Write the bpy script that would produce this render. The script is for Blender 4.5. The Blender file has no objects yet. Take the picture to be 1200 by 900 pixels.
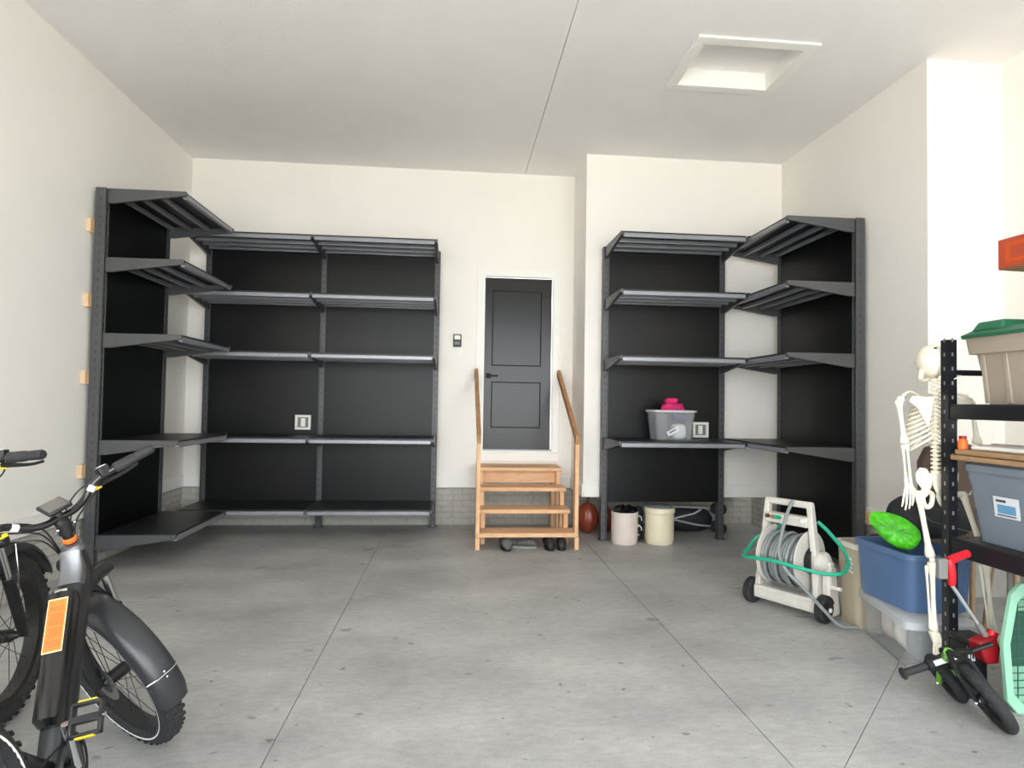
import bpy, math, random
from mathutils import Vector, Matrix
random.seed(7)
PI = math.pi
scene = bpy.context.scene
COL = scene.collection

# ------------------------------------------------------------------ camera
F_PX, YAW, PITCH, ROLL = 728.95, math.radians(5.1942), math.radians(1.6964), math.radians(0.9247)
cam_data = bpy.data.cameras.new('camera')
cam_data.sensor_fit = 'HORIZONTAL'
cam_data.sensor_width = 36.0
cam_data.lens = F_PX / 1200 * 36.0
cam_data.clip_start = 0.05
cam = bpy.data.objects.new('camera', cam_data)
COL.objects.link(cam)
f0 = Vector((math.sin(YAW), math.cos(YAW), 0)); r0 = Vector((math.cos(YAW), -math.sin(YAW), 0)); u0 = Vector((0, 0, 1))
fw = f0 * math.cos(PITCH) + u0 * math.sin(PITCH)
up = u0 * math.cos(PITCH) - f0 * math.sin(PITCH)
rt = r0 * math.cos(ROLL) + up * math.sin(ROLL)
up = up * math.cos(ROLL) - r0 * math.sin(ROLL)
cam.matrix_world = Matrix(((rt.x, up.x, -fw.x, 0), (rt.y, up.y, -fw.y, 0), (rt.z, up.z, -fw.z, 1.45), (0, 0, 0, 1)))
scene.camera = cam

# ------------------------------------------------------------------ light
world = bpy.data.worlds.new('overcast_sky'); scene.world = world
world.use_nodes = True
bg = world.node_tree.nodes['Background']
bg.inputs['Color'].default_value = (0.93, 0.97, 1.0, 1)
bg.inputs['Strength'].default_value = 4.0
sun_d = bpy.data.lights.new('sun', 'SUN'); sun_d.energy = 14.0; sun_d.angle = math.radians(3); sun_d.color = (1.0, 0.96, 0.90)
sun = bpy.data.objects.new('sun', sun_d); COL.objects.link(sun)
sun.rotation_euler = (math.radians(-38), 0, math.radians(20))       # from over the roof, on to the driveway
FRONT = -1.1                                                         # garage door opening behind the camera
OX0, OX1, OZ1 = -2.75, 3.95, 3.35
pd = bpy.data.lights.new('door_opening_portal', 'AREA'); pd.shape = 'RECTANGLE'; pd.size = OX1 - OX0; pd.size_y = OZ1
pd.cycles.is_portal = True
portal = bpy.data.objects.new('door_opening_portal', pd); COL.objects.link(portal)
portal.location = ((OX0 + OX1) / 2, FRONT - 0.16, OZ1 / 2); portal.rotation_euler = (math.radians(90), 0, 0)

vs = scene.view_settings
vs.view_transform = 'Standard'; vs.look = 'None'; vs.gamma = 1.0; vs.use_curve_mapping = False
vs.exposure = 1.0
scene.display_settings.display_device = 'sRGB'
scene.cycles.use_denoising = True
scene.cycles.max_bounces = 10; scene.cycles.diffuse_bounces = 7
scene.cycles.caustics_reflective = False; scene.cycles.caustics_refractive = False
scene.cycles.sample_clamp_indirect = 6.0

# ------------------------------------------------------------------ materials
def srgb(r, g, b):
    f = lambda c: c / 255 / 12.92 if c <= 10 else ((c / 255 + 0.055) / 1.055) ** 2.4
    return (f(r), f(g), f(b), 1)
MATS = {}
def mat(name, col, rough=0.5, metal=0.0, var=0.0, vscale=8.0, bump=0.0, bscale=60.0, spec=0.5, trans=0.0, alpha=1.0, stretch=None, col2=None, emit=None, detail=4):
    m = bpy.data.materials.new(name); m.use_nodes = True
    nt = m.node_tree; b = nt.nodes['Principled BSDF']
    c = col if len(col) == 4 else srgb(*col)
    b.inputs['Base Color'].default_value = c
    b.inputs['Roughness'].default_value = rough
    b.inputs['Metallic'].default_value = metal
    b.inputs['Specular IOR Level'].default_value = spec
    b.inputs['Transmission Weight'].default_value = trans
    b.inputs['Alpha'].default_value = alpha
    if emit:
        b.inputs['Emission Color'].default_value = c; b.inputs['Emission Strength'].default_value = emit
    tc = nt.nodes.new('ShaderNodeTexCoord'); mp = nt.nodes.new('ShaderNodeMapping')
    nt.links.new(tc.outputs['Object'], mp.inputs['Vector'])
    if stretch: mp.inputs['Scale'].default_value = stretch
    if var or col2:
        n = nt.nodes.new('ShaderNodeTexNoise'); n.inputs['Scale'].default_value = vscale; n.inputs['Detail'].default_value = detail; n.inputs['Roughness'].default_value = 0.6
        nt.links.new(mp.outputs[0], n.inputs['Vector'])
        r = nt.nodes.new('ShaderNodeValToRGB')
        if col2:
            d = col2 if len(col2) == 4 else srgb(*col2)
            r.color_ramp.elements[0].color = c; r.color_ramp.elements[1].color = d
            r.color_ramp.elements[0].position = 0.35; r.color_ramp.elements[1].position = 0.65
        else:
            r.color_ramp.elements[0].color = tuple(x * (1 - var) for x in c[:3]) + (1,)
            r.color_ramp.elements[1].color = tuple(min(1, x * (1 + var)) for x in c[:3]) + (1,)
            r.color_ramp.elements[0].position = 0.3; r.color_ramp.elements[1].position = 0.7
        nt.links.new(n.outputs['Fac'], r.inputs['Fac']); nt.links.new(r.outputs['Color'], b.inputs['Base Color'])
    if bump:
        n2 = nt.nodes.new('ShaderNodeTexNoise'); n2.inputs['Scale'].default_value = bscale; n2.inputs['Detail'].default_value = 3
        nt.links.new(mp.outputs[0], n2.inputs['Vector'])
        bp = nt.nodes.new('ShaderNodeBump'); bp.inputs['Strength'].default_value = bump; bp.inputs['Distance'].default_value = 0.01
        nt.links.new(n2.outputs['Fac'], bp.inputs['Height']); nt.links.new(bp.outputs['Normal'], b.inputs['Normal'])
    MATS[name] = m
    return m

M_WALL = mat('painted_drywall', (241, 238, 232), 0.75, var=0.015, vscale=1.5, bump=0.10, bscale=90, spec=0.25)
M_CEIL = mat('ceiling_paint', (238, 236, 234), 0.85, var=0.02, vscale=2.0, bump=0.35, bscale=70, spec=0.2)
M_TRIM = mat('white_trim_paint', (240, 239, 234), 0.45, spec=0.4)
M_FOUND = mat('mortar_concrete', (170, 168, 161), 0.9, var=0.1, vscale=12, bump=0.3, bscale=120)
M_BRICK = mat('cast_brick', (182, 180, 172), 0.85, var=0.1, vscale=7, bump=0.35, bscale=90)
M_PANEL = mat('black_panel', (9, 9, 10), 0.36, var=0.12, vscale=1.3, bump=0.04, bscale=25, spec=0.28, stretch=(1, 1, 3))
M_STEEL = mat('charcoal_steel', (82, 83, 85), 0.40, metal=0.3, var=0.06, vscale=20)
M_RAIL = mat('grey_rail_steel', (140, 142, 148), 0.34, metal=0.35, var=0.05, vscale=20)
M_STEELD = mat('slot_black', (14, 14, 15), 0.7)
M_SLOT = mat('slot_grey', (58, 58, 60), 0.6)
M_DECK = mat('dark_deck', (24, 24, 26), 0.45, metal=0.0, var=0.08, vscale=4)
M_DOOR = mat('dark_grey_door', (15, 15, 17), 0.24, var=0.10, vscale=3, bump=0.03, bscale=40, spec=0.36)
M_DOORGAP = mat('door_shadow_line', (20, 20, 21), 0.6)
M_WOOD = mat('new_pine', (230, 190, 150), 0.6, col2=(212, 164, 120), vscale=6, stretch=(1, 9, 9), bump=0.06, bscale=30)
M_WOODV = mat('new_pine_upright', (230, 190, 150), 0.6, col2=(210, 160, 114), vscale=6, stretch=(9, 9, 1), bump=0.06, bscale=30)
M_WOODD = mat('weathered_rail', (184, 138, 94), 0.65, col2=(152, 108, 70), vscale=5, stretch=(9, 2, 2))
M_SPACER = mat('spacer_pine', (220, 188, 150), 0.7, var=0.1, vscale=20)
M_BLACKP = mat('black_plastic', (22, 22, 24), 0.45)
M_BLACKG = mat('gloss_black', (16, 16, 18), 0.22, spec=0.6)
M_MATTEB = mat('matte_black_paint', (30, 30, 32), 0.5, var=0.1, vscale=10)
M_RUBBER = mat('tyre_rubber', (40, 40, 42), 0.85, var=0.15, vscale=30, bump=0.9, bscale=45)
M_GRIP = mat('grip_rubber', (38, 38, 40), 0.65, bump=0.4, bscale=160)
M_CHROME = mat('polished_metal', (205, 206, 208), 0.2, metal=1.0)
M_ALU = mat('grey_aluminium', (118, 119, 122), 0.35, metal=0.8)
M_REFL = mat('reflective_white', (225, 228, 226), 0.4)
M_ORANGE = mat('orange_label', (240, 112, 42), 0.5)
M_ORANGEL = mat('orange_label_print', (196, 76, 22), 0.5)
M_ORANGEW = mat('orange_label_border', (250, 196, 150), 0.5)
M_YELLOW = mat('yellow_reflector', (232, 205, 40), 0.35)
M_RED = mat('red_plastic', (206, 24, 40), 0.35)
M_REDD = mat('dark_red_plastic', (140, 16, 26), 0.4)
M_MINT = mat('mint_plastic', (146, 200, 172), 0.5, var=0.05)
M_MINTD = mat('dark_green_wire', (48, 92, 78), 0.5)
M_TEAL = mat('teal_hose', (28, 168, 134), 0.35)
M_GREYHOSE = mat('grey_hose', (132, 138, 138), 0.25, var=0.08, vscale=15)
M_BEIGEP = mat('aged_beige_plastic', (206, 202, 194), 0.55, var=0.08, vscale=10)
M_BEIGEB = mat('tan_plastic_bin', (172, 162, 140), 0.6, var=0.07, vscale=8)
M_BLUE = mat('blue_tote_plastic', (82, 110, 150), 0.4, var=0.05, vscale=5)
M_GREYT = mat('blue_grey_tote', (116, 126, 138), 0.5, var=0.04)
M_TAUPE = mat('taupe_tote', (164, 152, 138), 0.5, var=0.05, vscale=6)
M_GREEN = mat('dark_green_lid', (36, 104, 74), 0.45)
M_LIME = mat('lime_crinkle', (70, 184, 18), 0.4, var=0.4, vscale=16, bump=1.0, bscale=22)
M_LIMEP = mat('lime_paint', (100, 160, 50), 0.4)
M_BAG = mat('black_bag_fabric', (24, 26, 32), 0.7, bump=0.3, bscale=30)
M_PIPING = mat('olive_piping', (96, 104, 90), 0.6)
M_BONE = mat('bone_plastic', (238, 232, 214), 0.5, var=0.04, vscale=20)
M_RACK = mat('rack_black_steel', (26, 28, 34), 0.4, metal=0.3)
M_PLY = mat('brown_board', (168, 136, 100), 0.75, col2=(140, 110, 78), vscale=9, stretch=(9, 1, 9))
M_REDBOX = mat('red_orange_card', (172, 70, 44), 0.6, var=0.06)
M_CARD = mat('cardboard', (150, 116, 80), 0.8, var=0.06)
M_CREAM = mat('cream_stoneware', (226, 218, 190), 0.35, var=0.04)
M_PINKISH = mat('pale_stoneware', (216, 204, 196), 0.4, var=0.05)
M_PUMP = mat('russet_ceramic', (128, 56, 36), 0.35, var=0.12, vscale=9)
M_STEM = mat('pumpkin_stem', (92, 62, 42), 0.7)
M_WHITEP = mat('white_plastic', (236, 236, 230), 0.4)
M_GREYP = mat('grey_plastic', (120, 120, 118), 0.5)
M_PINK = mat('pink_fabric', (214, 40, 110), 0.8, var=0.15, vscale=14, bump=0.4, bscale=40)
M_CHARF = mat('charcoal_fabric', (74, 76, 82), 0.85, var=0.15, vscale=20)
M_BLUEF = mat('navy_fabric', (36, 40, 86), 0.8)
M_CLEAR = mat('clear_plastic', (232, 236, 240), 0.18, trans=0.0, alpha=0.14, spec=0.7)
M_CLEARR = mat('clear_rim_plastic', (226, 230, 235), 0.25, alpha=0.45, spec=0.6)
M_TAN = mat('tan_wood_leg', (176, 150, 120), 0.6)
M_BROWN = mat('brown_leatherette', (84, 66, 54), 0.5, var=0.08)
M_SHOEG = mat('grey_shoe', (92, 92, 90), 0.7, var=0.25, vscale=30)
M_SHOEB = mat('black_shoe', (28, 26, 26), 0.6)
M_SOLE = mat('pale_sole', (140, 138, 132), 0.7)
M_SCREEN = mat('grey_screen', (96, 92, 90), 0.25)
M_LABEL = mat('white_label', (214, 218, 222), 0.5)
M_INK = mat('label_ink', (60, 66, 78), 0.6)
M_SKYINK = mat('label_blue', (96, 150, 190), 0.5)
M_DRIVE = mat('driveway_concrete', (196, 193, 187), 0.9, var=0.06, vscale=2)
M_SILV = mat('silver_tube', (200, 202, 206), 0.3, metal=0.6)
M_WIRE = mat('white_wire', (230, 230, 228), 0.5)

def floor_material():
    m = bpy.data.materials.new('sealed_concrete'); m.use_nodes = True
    nt = m.node_tree; b = nt.nodes['Principled BSDF']; L = nt.links.new
    tc = nt.nodes.new('ShaderNodeTexCoord')
    def noise(scale, detail, stretch=(1, 1, 1), rough=0.6, off=(0, 0, 0)):
        mp = nt.nodes.new('ShaderNodeMapping'); mp.inputs['Scale'].default_value = stretch; mp.inputs['Location'].default_value = off
        L(tc.outputs['Object'], mp.inputs['Vector'])
        n = nt.nodes.new('ShaderNodeTexNoise'); n.inputs['Scale'].default_value = scale; n.inputs['Detail'].default_value = detail; n.inputs['Roughness'].default_value = rough
        L(mp.outputs[0], n.inputs['Vector']); return n.outputs['Fac']
    def ramp(fac, p0, c0, p1, c1):
        r = nt.nodes.new('ShaderNodeValToRGB'); r.color_ramp.elements[0].position = p0; r.color_ramp.elements[0].color = c0
        r.color_ramp.elements[1].position = p1; r.color_ramp.elements[1].color = c1; L(fac, r.inputs['Fac']); return r.outputs['Color']
    def mix(a, c, fac=1.0, mode='MULTIPLY'):
        x = nt.nodes.new('ShaderNodeMix'); x.data_type = 'RGBA'; x.blend_type = mode
        if isinstance(fac, float): x.inputs[0].default_value = fac
        else: L(fac, x.inputs[0])
        L(a, x.inputs[6]); L(c, x.inputs[7]); return x.outputs[2]
    base = ramp(noise(1.1, 6, (1, 1.5, 1)), 0.32, srgb(162, 162, 161), 0.68, srgb(194, 194, 192))
    fine = ramp(noise(14, 5, (1, 2.2, 1)), 0.3, (0.80, 0.80, 0.79, 1), 0.7, (1, 1, 1, 1))
    c = mix(base, fine)
    grit = ramp(noise(120, 2), 0.35, (0.86, 0.86, 0.86, 1), 0.6, (1, 1, 1, 1))
    c = mix(c, grit)
    spots = ramp(noise(4.6, 2.5, (1.0, 1.6, 1), 0.55, (3.1, 1.7, 0)), 0.685, (1, 1, 1, 1), 0.72, (0.60, 0.59, 0.58, 1))
    c = mix(c, spots)
    spots2 = ramp(noise(11, 2, (1, 1.4, 1), 0.5, (9, 2, 0)), 0.71, (1, 1, 1, 1), 0.74, (0.50, 0.49, 0.48, 1))
    c = mix(c, spots2)
    L(c, b.inputs['Base Color'])
    rr = ramp(noise(2.3, 4), 0.3, (0.42, 0.42, 0.42, 1), 0.7, (0.62, 0.62, 0.62, 1)); L(rr, b.inputs['Roughness'])
    b.inputs['Specular IOR Level'].default_value = 0.45
    bp = nt.nodes.new('ShaderNodeBump'); bp.inputs['Strength'].default_value = 0.12; bp.inputs['Distance'].default_value = 0.004
    L(noise(40, 4), bp.inputs['Height']); L(bp.outputs['Normal'], b.inputs['Normal'])
    return m
M_FLOOR = floor_material()
M_JOINT = mat('joint_grout', (160, 158, 153), 0.95, var=0.1, vscale=30)

# ------------------------------------------------------------------ mesh helpers
class MB:
    def __init__(s): s.v = []; s.f = []
    def add(s, vs, fs):
        o = len(s.v); s.v += [Vector(p) for p in vs]; s.f += [tuple(i + o for i in f) for f in fs]; return s
    def box(s, x0, x1, y0, y1, z0, z1):
        x0, x1 = min(x0, x1), max(x0, x1); y0, y1 = min(y0, y1), max(y0, y1); z0, z1 = min(z0, z1), max(z0, z1)
        return s.add([(x0, y0, z0), (x1, y0, z0), (x1, y1, z0), (x0, y1, z0), (x0, y0, z1), (x1, y0, z1), (x1, y1, z1), (x0, y1, z1)],
                     [(0, 3, 2, 1), (4, 5, 6, 7), (0, 1, 5, 4), (1, 2, 6, 5), (2, 3, 7, 6), (3, 0, 4, 7)])
    def taper(s, b, t, z0, z1):            # b, t = (x0,x1,y0,y1)
        return s.add([(b[0], b[2], z0), (b[1], b[2], z0), (b[1], b[3], z0), (b[0], b[3], z0), (t[0], t[2], z1), (t[1], t[2], z1), (t[1], t[3], z1), (t[0], t[3], z1)],
                     [(0, 3, 2, 1), (4, 5, 6, 7), (0, 1, 5, 4), (1, 2, 6, 5), (2, 3, 7, 6), (3, 0, 4, 7)])
    def prism(s, poly, axis, a0, a1):      # poly in the two other axes, extruded along axis
        def p(q, a):
            if axis == 'x': return (a, q[0], q[1])
            if axis == 'y': return (q[0], a, q[1])
            return (q[0], q[1], a)
        n = len(poly)
        vs = [p(q, a0) for q in poly] + [p(q, a1) for q in poly]
        fs = [tuple(range(n - 1, -1, -1)), tuple(range(n, 2 * n))] + [(i, (i + 1) % n, n + (i + 1) % n, n + i) for i in range(n)]
        return s.add(vs, fs)
    def tube(s, pts, r, n=8, closed=False, cap=True):
        pts = [Vector(p) for p in pts]; m = len(pts)
        rs = r if isinstance(r, (list, tuple)) else [r] * m
        o = len(s.v); prev = None
        for i in range(m):
            if closed: t = pts[(i + 1) % m] - pts[i - 1]
            else: t = pts[min(i + 1, m - 1)] - pts[max(i - 1, 0)]
            if t.length < 1e-9: t = Vector((0, 0, 1))
            t.normalize()
            if prev is None:
                a = Vector((0, 0, 1)) if abs(t.z) < 0.9 else Vector((1, 0, 0))
                e = t.cross(a).normalized()
            else:
                e = prev - t * prev.dot(t)
                e = e.normalized() if e.length > 1e-6 else t.orthogonal().normalized()
            prev = e; g = t.cross(e)
            for k in range(n):
                an = 2 * PI * k / n
                s.v.append(pts[i] + (e * math.cos(an) + g * math.sin(an)) * rs[i])
        for i in range(m if closed else m - 1):
            j = (i + 1) % m
            for k in range(n):
                l = (k + 1) % n
                s.f.append((o + i * n + k, o + i * n + l, o + j * n + l, o + j * n + k))
        if cap and not closed:
            s.f.append(tuple(o + k for k in range(n - 1, -1, -1))); s.f.append(tuple(o + (m - 1) * n + k for k in range(n)))
        return s
    def cyl(s, p0, p1, r0, r1=None, n=16): return s.tube([p0, p1], [r0, r0 if r1 is None else r1], n)
    def lathe(s, prof, c=(0, 0, 0), axis=(0, 0, 1), n=28, closed=False):
        c = Vector(c); w = Vector(axis).normalized(); e = w.orthogonal().normalized(); g = w.cross(e)
        if abs(w.z) > 0.99: e = Vector((1, 0, 0)); g = w.cross(e)
        o = len(s.v); m = len(prof)
        for r, h in prof:
            for k in range(n):
                a = 2 * PI * k / n; s.v.append(c + w * h + (e * math.cos(a) + g * math.sin(a)) * r)
        for i in range(m if closed else m - 1):
            j = (i + 1) % m
            for k in range(n):
                l = (k + 1) % n; s.f.append((o + i * n + k, o + i * n + l, o + j * n + l, o + j * n + k))
        if not closed:
            s.f.append(tuple(o + k for k in range(n - 1, -1, -1))); s.f.append(tuple(o + (m - 1) * n + k for k in range(n)))
        return s
    def ell(s, c, r, nu=16, nv=10):
        c = Vector(c); o = len(s.v)
        s.v.append(c + Vector((0, 0, -r[2])))
        for i in range(1, nv):
            ph = -PI / 2 + PI * i / nv
            for k in range(nu):
                a = 2 * PI * k / nu; s.v.append(c + Vector((r[0] * math.cos(ph) * math.cos(a), r[1] * math.cos(ph) * math.sin(a), r[2] * math.sin(ph))))
        s.v.append(c + Vector((0, 0, r[2]))); top = len(s.v) - 1
        for k in range(nu): s.f.append((o, o + 1 + (k + 1) % nu, o + 1 + k))
        for i in range(nv - 2):
            for k in range(nu):
                l = (k + 1) % nu; a = o + 1 + i * nu; s.f.append((a + k, a + l, a + nu + l, a + nu + k))
        a = o + 1 + (nv - 2) * nu
        for k in range(nu): s.f.append((a + k, a + (k + 1) % nu, top))
        return s
    def loft(s, rings, cap=True):
        n = len(rings[0]); o = len(s.v)
        for r in rings: s.v += [Vector(p) for p in r]
        for i in range(len(rings) - 1):
            for k in range(n):
                l = (k + 1) % n; s.f.append((o + i * n + k, o + i * n + l, o + (i + 1) * n + l, o + (i + 1) * n + k))
        if cap:
            s.f.append(tuple(o + k for k in range(n - 1, -1, -1))); s.f.append(tuple(o + (len(rings) - 1) * n + k for k in range(n)))
        return s
    def build(s, name, m, parent=None, smooth=True, bevel=0.0, tf=None, kind=None, angle=35, label=None, seg=2):
        vs = [tf(v) for v in s.v] if tf else s.v
        me = bpy.data.meshes.new(name); me.from_pydata([tuple(v) for v in vs], [], s.f); me.update()
        me.materials.append(m)
        import bmesh
        bm = bmesh.new(); bm.from_mesh(me); bmesh.ops.recalc_face_normals(bm, faces=bm.faces); bm.to_mesh(me); bm.free()
        if smooth:
            me.shade_smooth(); me.set_sharp_from_angle(angle=math.radians(angle))
        o = bpy.data.objects.new(name, me); COL.objects.link(o)
        if parent: o.parent = parent
        if bevel:
            b = o.modifiers.new('bevel', 'BEVEL'); b.width = bevel; b.segments = seg; b.limit_method = 'ANGLE'; b.angle_limit = math.radians(40)
        if kind: o['kind'] = kind
        if label: o['label'] = label
        return o

def tag(o, label, cat, group=None, kind=None):
    o['label'] = label; o['category'] = cat
    if group: o['group'] = group
    if kind: o['kind'] = kind
    return o
def thing(name, label, cat, loc=(0, 0, 0), rz=0.0, group=None, kind=None):
    o = bpy.data.objects.new(name, None); COL.objects.link(o); o.empty_display_size = 0.1
    o.location = loc; o.rotation_euler = (0, 0, rz)
    return tag(o, label, cat, group, kind)
def inst(src, parent, loc, rot=(0, 0, 0), scale=(1, 1, 1)):
    o = src.copy(); COL.objects.link(o); o.parent = parent; o.location = loc; o.rotation_euler = rot; o.scale = scale; return o
def copy_tree(o, parent=None):
    c = o.copy(); COL.objects.link(c); c.parent = parent
    for ch in list(o.children): copy_tree(ch, c)
    return c
def bez(pts, n=10, closed=False):          # Catmull-Rom through points
    P = [Vector(p) for p in pts]; out = []
    m = len(P)
    rng = range(m) if closed else range(m - 1)
    for i in rng:
        a = P[(i - 1) % m] if closed or i > 0 else P[0] * 2 - P[1]
        b = P[i]; c = P[(i + 1) % m]
        d = P[(i + 2) % m] if closed or i + 2 < m else P[-1] * 2 - P[-2]
        for k in range(n):
            t = k / n
            out.append(0.5 * ((2 * b) + (c - a) * t + (2 * a - 5 * b + 4 * c - d) * t * t + (3 * b - a - 3 * c + d) * t ** 3))
    if not closed: out.append(P[-1])
    return out
def rrect(x0, x1, y0, y1, z, r=0.04, n=5):  # rounded rectangle ring
    out = []
    for cx, cy, a0 in ((x1 - r, y1 - r, 0), (x0 + r, y1 - r, 90), (x0 + r, y0 + r, 180), (x1 - r, y0 + r, 270)):
        for k in range(n):
            a = math.radians(a0 + 90 * k / (n - 1)); out.append((cx + r * math.cos(a), cy + r * math.sin(a), z))
    return out

# ------------------------------------------------------------------ the room
XL, XR, XR2 = -3.05, 3.635, 4.273
YB, YBUMP, XBUMP, YJOG = 7.37, 6.67, 1.395, 4.49
ZC, ZF = 4.197, 0.445
T = 0.15

# floor: slabs between the saw-cut joints
fl = MB().box(XL - T, XR2 + T, FRONT - T, YB + T, -0.20, -0.006).build('floor', M_JOINT)
tag(fl, 'grey concrete garage floor with saw cut joints', 'floor', kind='structure')
g = 0.003
def slab(poly):
    cx = sum(p[0] for p in poly) / len(poly); cy = sum(p[1] for p in poly) / len(poly)
    MB().prism(poly, 'z', -0.006, 0.0).build('slab', M_FLOOR, fl, smooth=False)
J1, J2, JY, x0, x1, y0, y1 = -0.734, 1.385, 4.70, XL - T, XR2 + T, FRONT - T, YB + T
slab([(x0, y0), (J1 - g, y0), (J1 - g, JY - g), (x0, JY - g)])
slab([(x0, JY + g), (J1 - g, JY + g), (J1 - g, y1), (x0, y1)])
slab([(J1 + g, y0), (J2 - g, y0), (J2 - g, JY - g), (J1 + g, JY - g)])
slab([(J1 + g, JY + g), (J2 - g, JY + g), (J2 - g, y1), (J1 + g, y1)])
slab([(J2 + g, JY + g), (x1, JY + g), (x1, y1), (J2 + g, y1)])
# the diagonal cut y = x + 0.83 crosses the near right slab
k = 0.83
slab([(J2 + g, y0), (x1, y0), (x1, JY - g), (JY - g - k + g, JY - g), (J2 + g, J2 + k - g)])
slab([(J2 + g, J2 + k + g), (JY - g - k - g, JY - g), (J2 + g, JY - g)])
drv = MB().box(-14, 15, -22, FRONT - T, -0.25, -0.03).build('driveway', M_DRIVE)
tag(drv, 'pale concrete driveway outside the garage door opening', 'driveway', kind='structure')

# ceiling with seam and attic hatch opening
HX0, HX1, HY0, HY1 = 1.83, 2.62, 4.47, 5.08
SX = 0.786
c = MB()
c.box(XL - T, SX - 0.003, FRONT - T, YB + T, ZC, ZC + 0.03)
c.box(SX + 0.003, HX0, FRONT - T, YB + T, ZC, ZC + 0.03)
c.box(HX1, XR2 + T, FRONT - T, YB + T, ZC, ZC + 0.03)
c.box(HX0, HX1, FRONT - T, HY0, ZC, ZC + 0.03); c.box(HX0, HX1, HY1, YB + T, ZC, ZC + 0.03)
ceil = c.build('ceiling', M_CEIL, smooth=False)
tag(ceil, 'light grey painted ceiling with a straight seam', 'ceiling', kind='structure')
r = MB(); r.box(XL - T, HX0 - 0.02, FRONT - T, YB + T, ZC + 0.03, ZC + 0.25); r.box(HX1 + 0.02, XR2 + T, FRONT - T, YB + T, ZC + 0.03, ZC + 0.25)
r.box(HX0 - 0.02, HX1 + 0.02, FRONT - T, HY0 - 0.02, ZC + 0.03, ZC + 0.25); r.box(HX0 - 0.02, HX1 + 0.02, HY1 + 0.02, YB + T, ZC + 0.03, ZC + 0.25)
r.build('ceiling_backing', M_MATTEB, ceil, smooth=False)
h = thing('attic_hatch', 'white framed attic access hatch recessed in the ceiling', 'hatch', (0, 0, ZC), kind='structure')
w = 0.085
f = MB()
f.box(HX0 - w, HX1 + w, HY0 - w, HY0, -0.018, 0); f.box(HX0 - w, HX1 + w, HY1, HY1 + w, -0.018, 0)
f.box(HX0 - w, HX0, HY0, HY1, -0.018, 0); f.box(HX1, HX1 + w, HY0, HY1, -0.018, 0)
f.build('casing', M_TRIM, h, bevel=0.004)
f = MB()
f.box(HX0 - 0.015, HX1 + 0.015, HY0 - 0.015, HY0 + 0.004, -0.017, 0.13); f.box(HX0 - 0.015, HX1 + 0.015, HY1 - 0.004, HY1 + 0.015, -0.017, 0.13)
f.box(HX0 - 0.015, HX0 + 0.004, HY0, HY1, -0.017, 0.13); f.box(HX1 - 0.004, HX1 + 0.015, HY0, HY1, -0.017, 0.13)
f.build('shaft', M_TRIM, h, smooth=False)
MB().box(HX0 - 0.015, HX1 + 0.015, HY0 - 0.015, HY1 + 0.015, 0.13, 0.16).build('lid_panel', M_CEIL, h, smooth=False)

def structure_wall(name, label, boxes, found, m=M_WALL):
    b = MB()
    for q in boxes: b.box(*q)
    wo = b.build(name, m, smooth=False); tag(wo, label, 'wall', kind='structure')
    fo = None
    if found:
        b = MB()
        for q in found: b.box(*q)
        fo = b.build('foundation', M_FOUND, wo, smooth=False)
    return wo, fo
brick_src = None
BL, BH = 0.194, 0.058
def bricks(fo, a0, a1, place, rot):
    """cast brick courses along a from a0 to a1; place(a, z) gives the position of the brick's face centre"""
    global brick_src
    for c in range(6):
        z = 0.016 + c * 0.0685 + BH / 2
        a = a0 - (0.10 if c % 2 else 0.0)
        while a < a1 - 0.02:
            s0, s1 = max(a, a0), min(a + BL, a1)
            if s1 - s0 > 0.03:
                if brick_src is None:
                    brick_src = MB().taper((-0.5, 0.5, -BH / 2, BH / 2), (-0.487, 0.487, -BH / 2 + 0.003, BH / 2 - 0.003), -0.01, 0.0)
                    me = brick_src
                    o = me.build('brick', M_BRICK, fo, smooth=False); first = o
                    brick_src = o
                    o.location = place((s0 + s1) / 2, z); o.rotation_euler = rot; o.scale = (s1 - s0, 1, random.uniform(0.6, 1.2))
                else:
                    d = place((s0 + s1) / 2, z)
                    inst(brick_src, fo, d, rot, (s1 - s0, 1, random.uniform(0.8, 1.2)))
            a += BL + 0.009
RV = 0.02      # foundation sits behind the drywall face
wl, fo = structure_wall('wall_left', 'cream drywall along the left side above grey cast brick', [(XL - T, XL, FRONT - T, YB + T, ZF, ZC)], [(XL - T, XL - RV - 0.006, FRONT - T, YB + T, 0, ZF)])
bricks(fo, 4.25, 7.39, lambda a, z: (XL - RV, a, z), (PI / 2, 0, PI / 2))
DX0, DX1, DZ0, DZ1 = 0.322, 1.155, 0.875, 2.955
wb, fo = structure_wall('wall_back', 'bright cream back wall around the dark door', [(XL, DX0, YB, YB + T, ZF, ZC), (DX1, XBUMP + T, YB, YB + T, ZF, ZC), (DX0, DX1, YB, YB + T, DZ1, ZC), (DX0, DX1, YB, YB + T, ZF, DZ0)], [(XL - T, XBUMP + T, YB + RV + 0.006, YB + T, 0, ZF)])
for p0, p1 in ((-3.07, -1.90), (-1.89, -0.955), (-0.945, -0.005), (0.005, 0.94), (0.95, 1.415)):
    bricks(fo, p0 + 0.003, p1 - 0.003, lambda a, z: (a, YB + RV, z), (PI / 2, 0, 0))
ws, fo = structure_wall('wall_bump_side', 'narrow shaded side of the wall step beside the door', [(XBUMP, XBUMP + T, YBUMP + T, YB, ZF + 0.03, ZC)], None)
wf, fo = structure_wall('wall_bump_front', 'cream wall overhanging the floor right of the door steps', [(XBUMP, XR + T, YBUMP, YBUMP + T, ZF + 0.012, ZC), (XBUMP + 0.002, XR, YBUMP + T, YB + T, ZF + 0.012, ZF + 0.03)], [(XBUMP + T, XR + T, YB + RV + 0.006, YB + T, 0, ZF + 0.012)])
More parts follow.
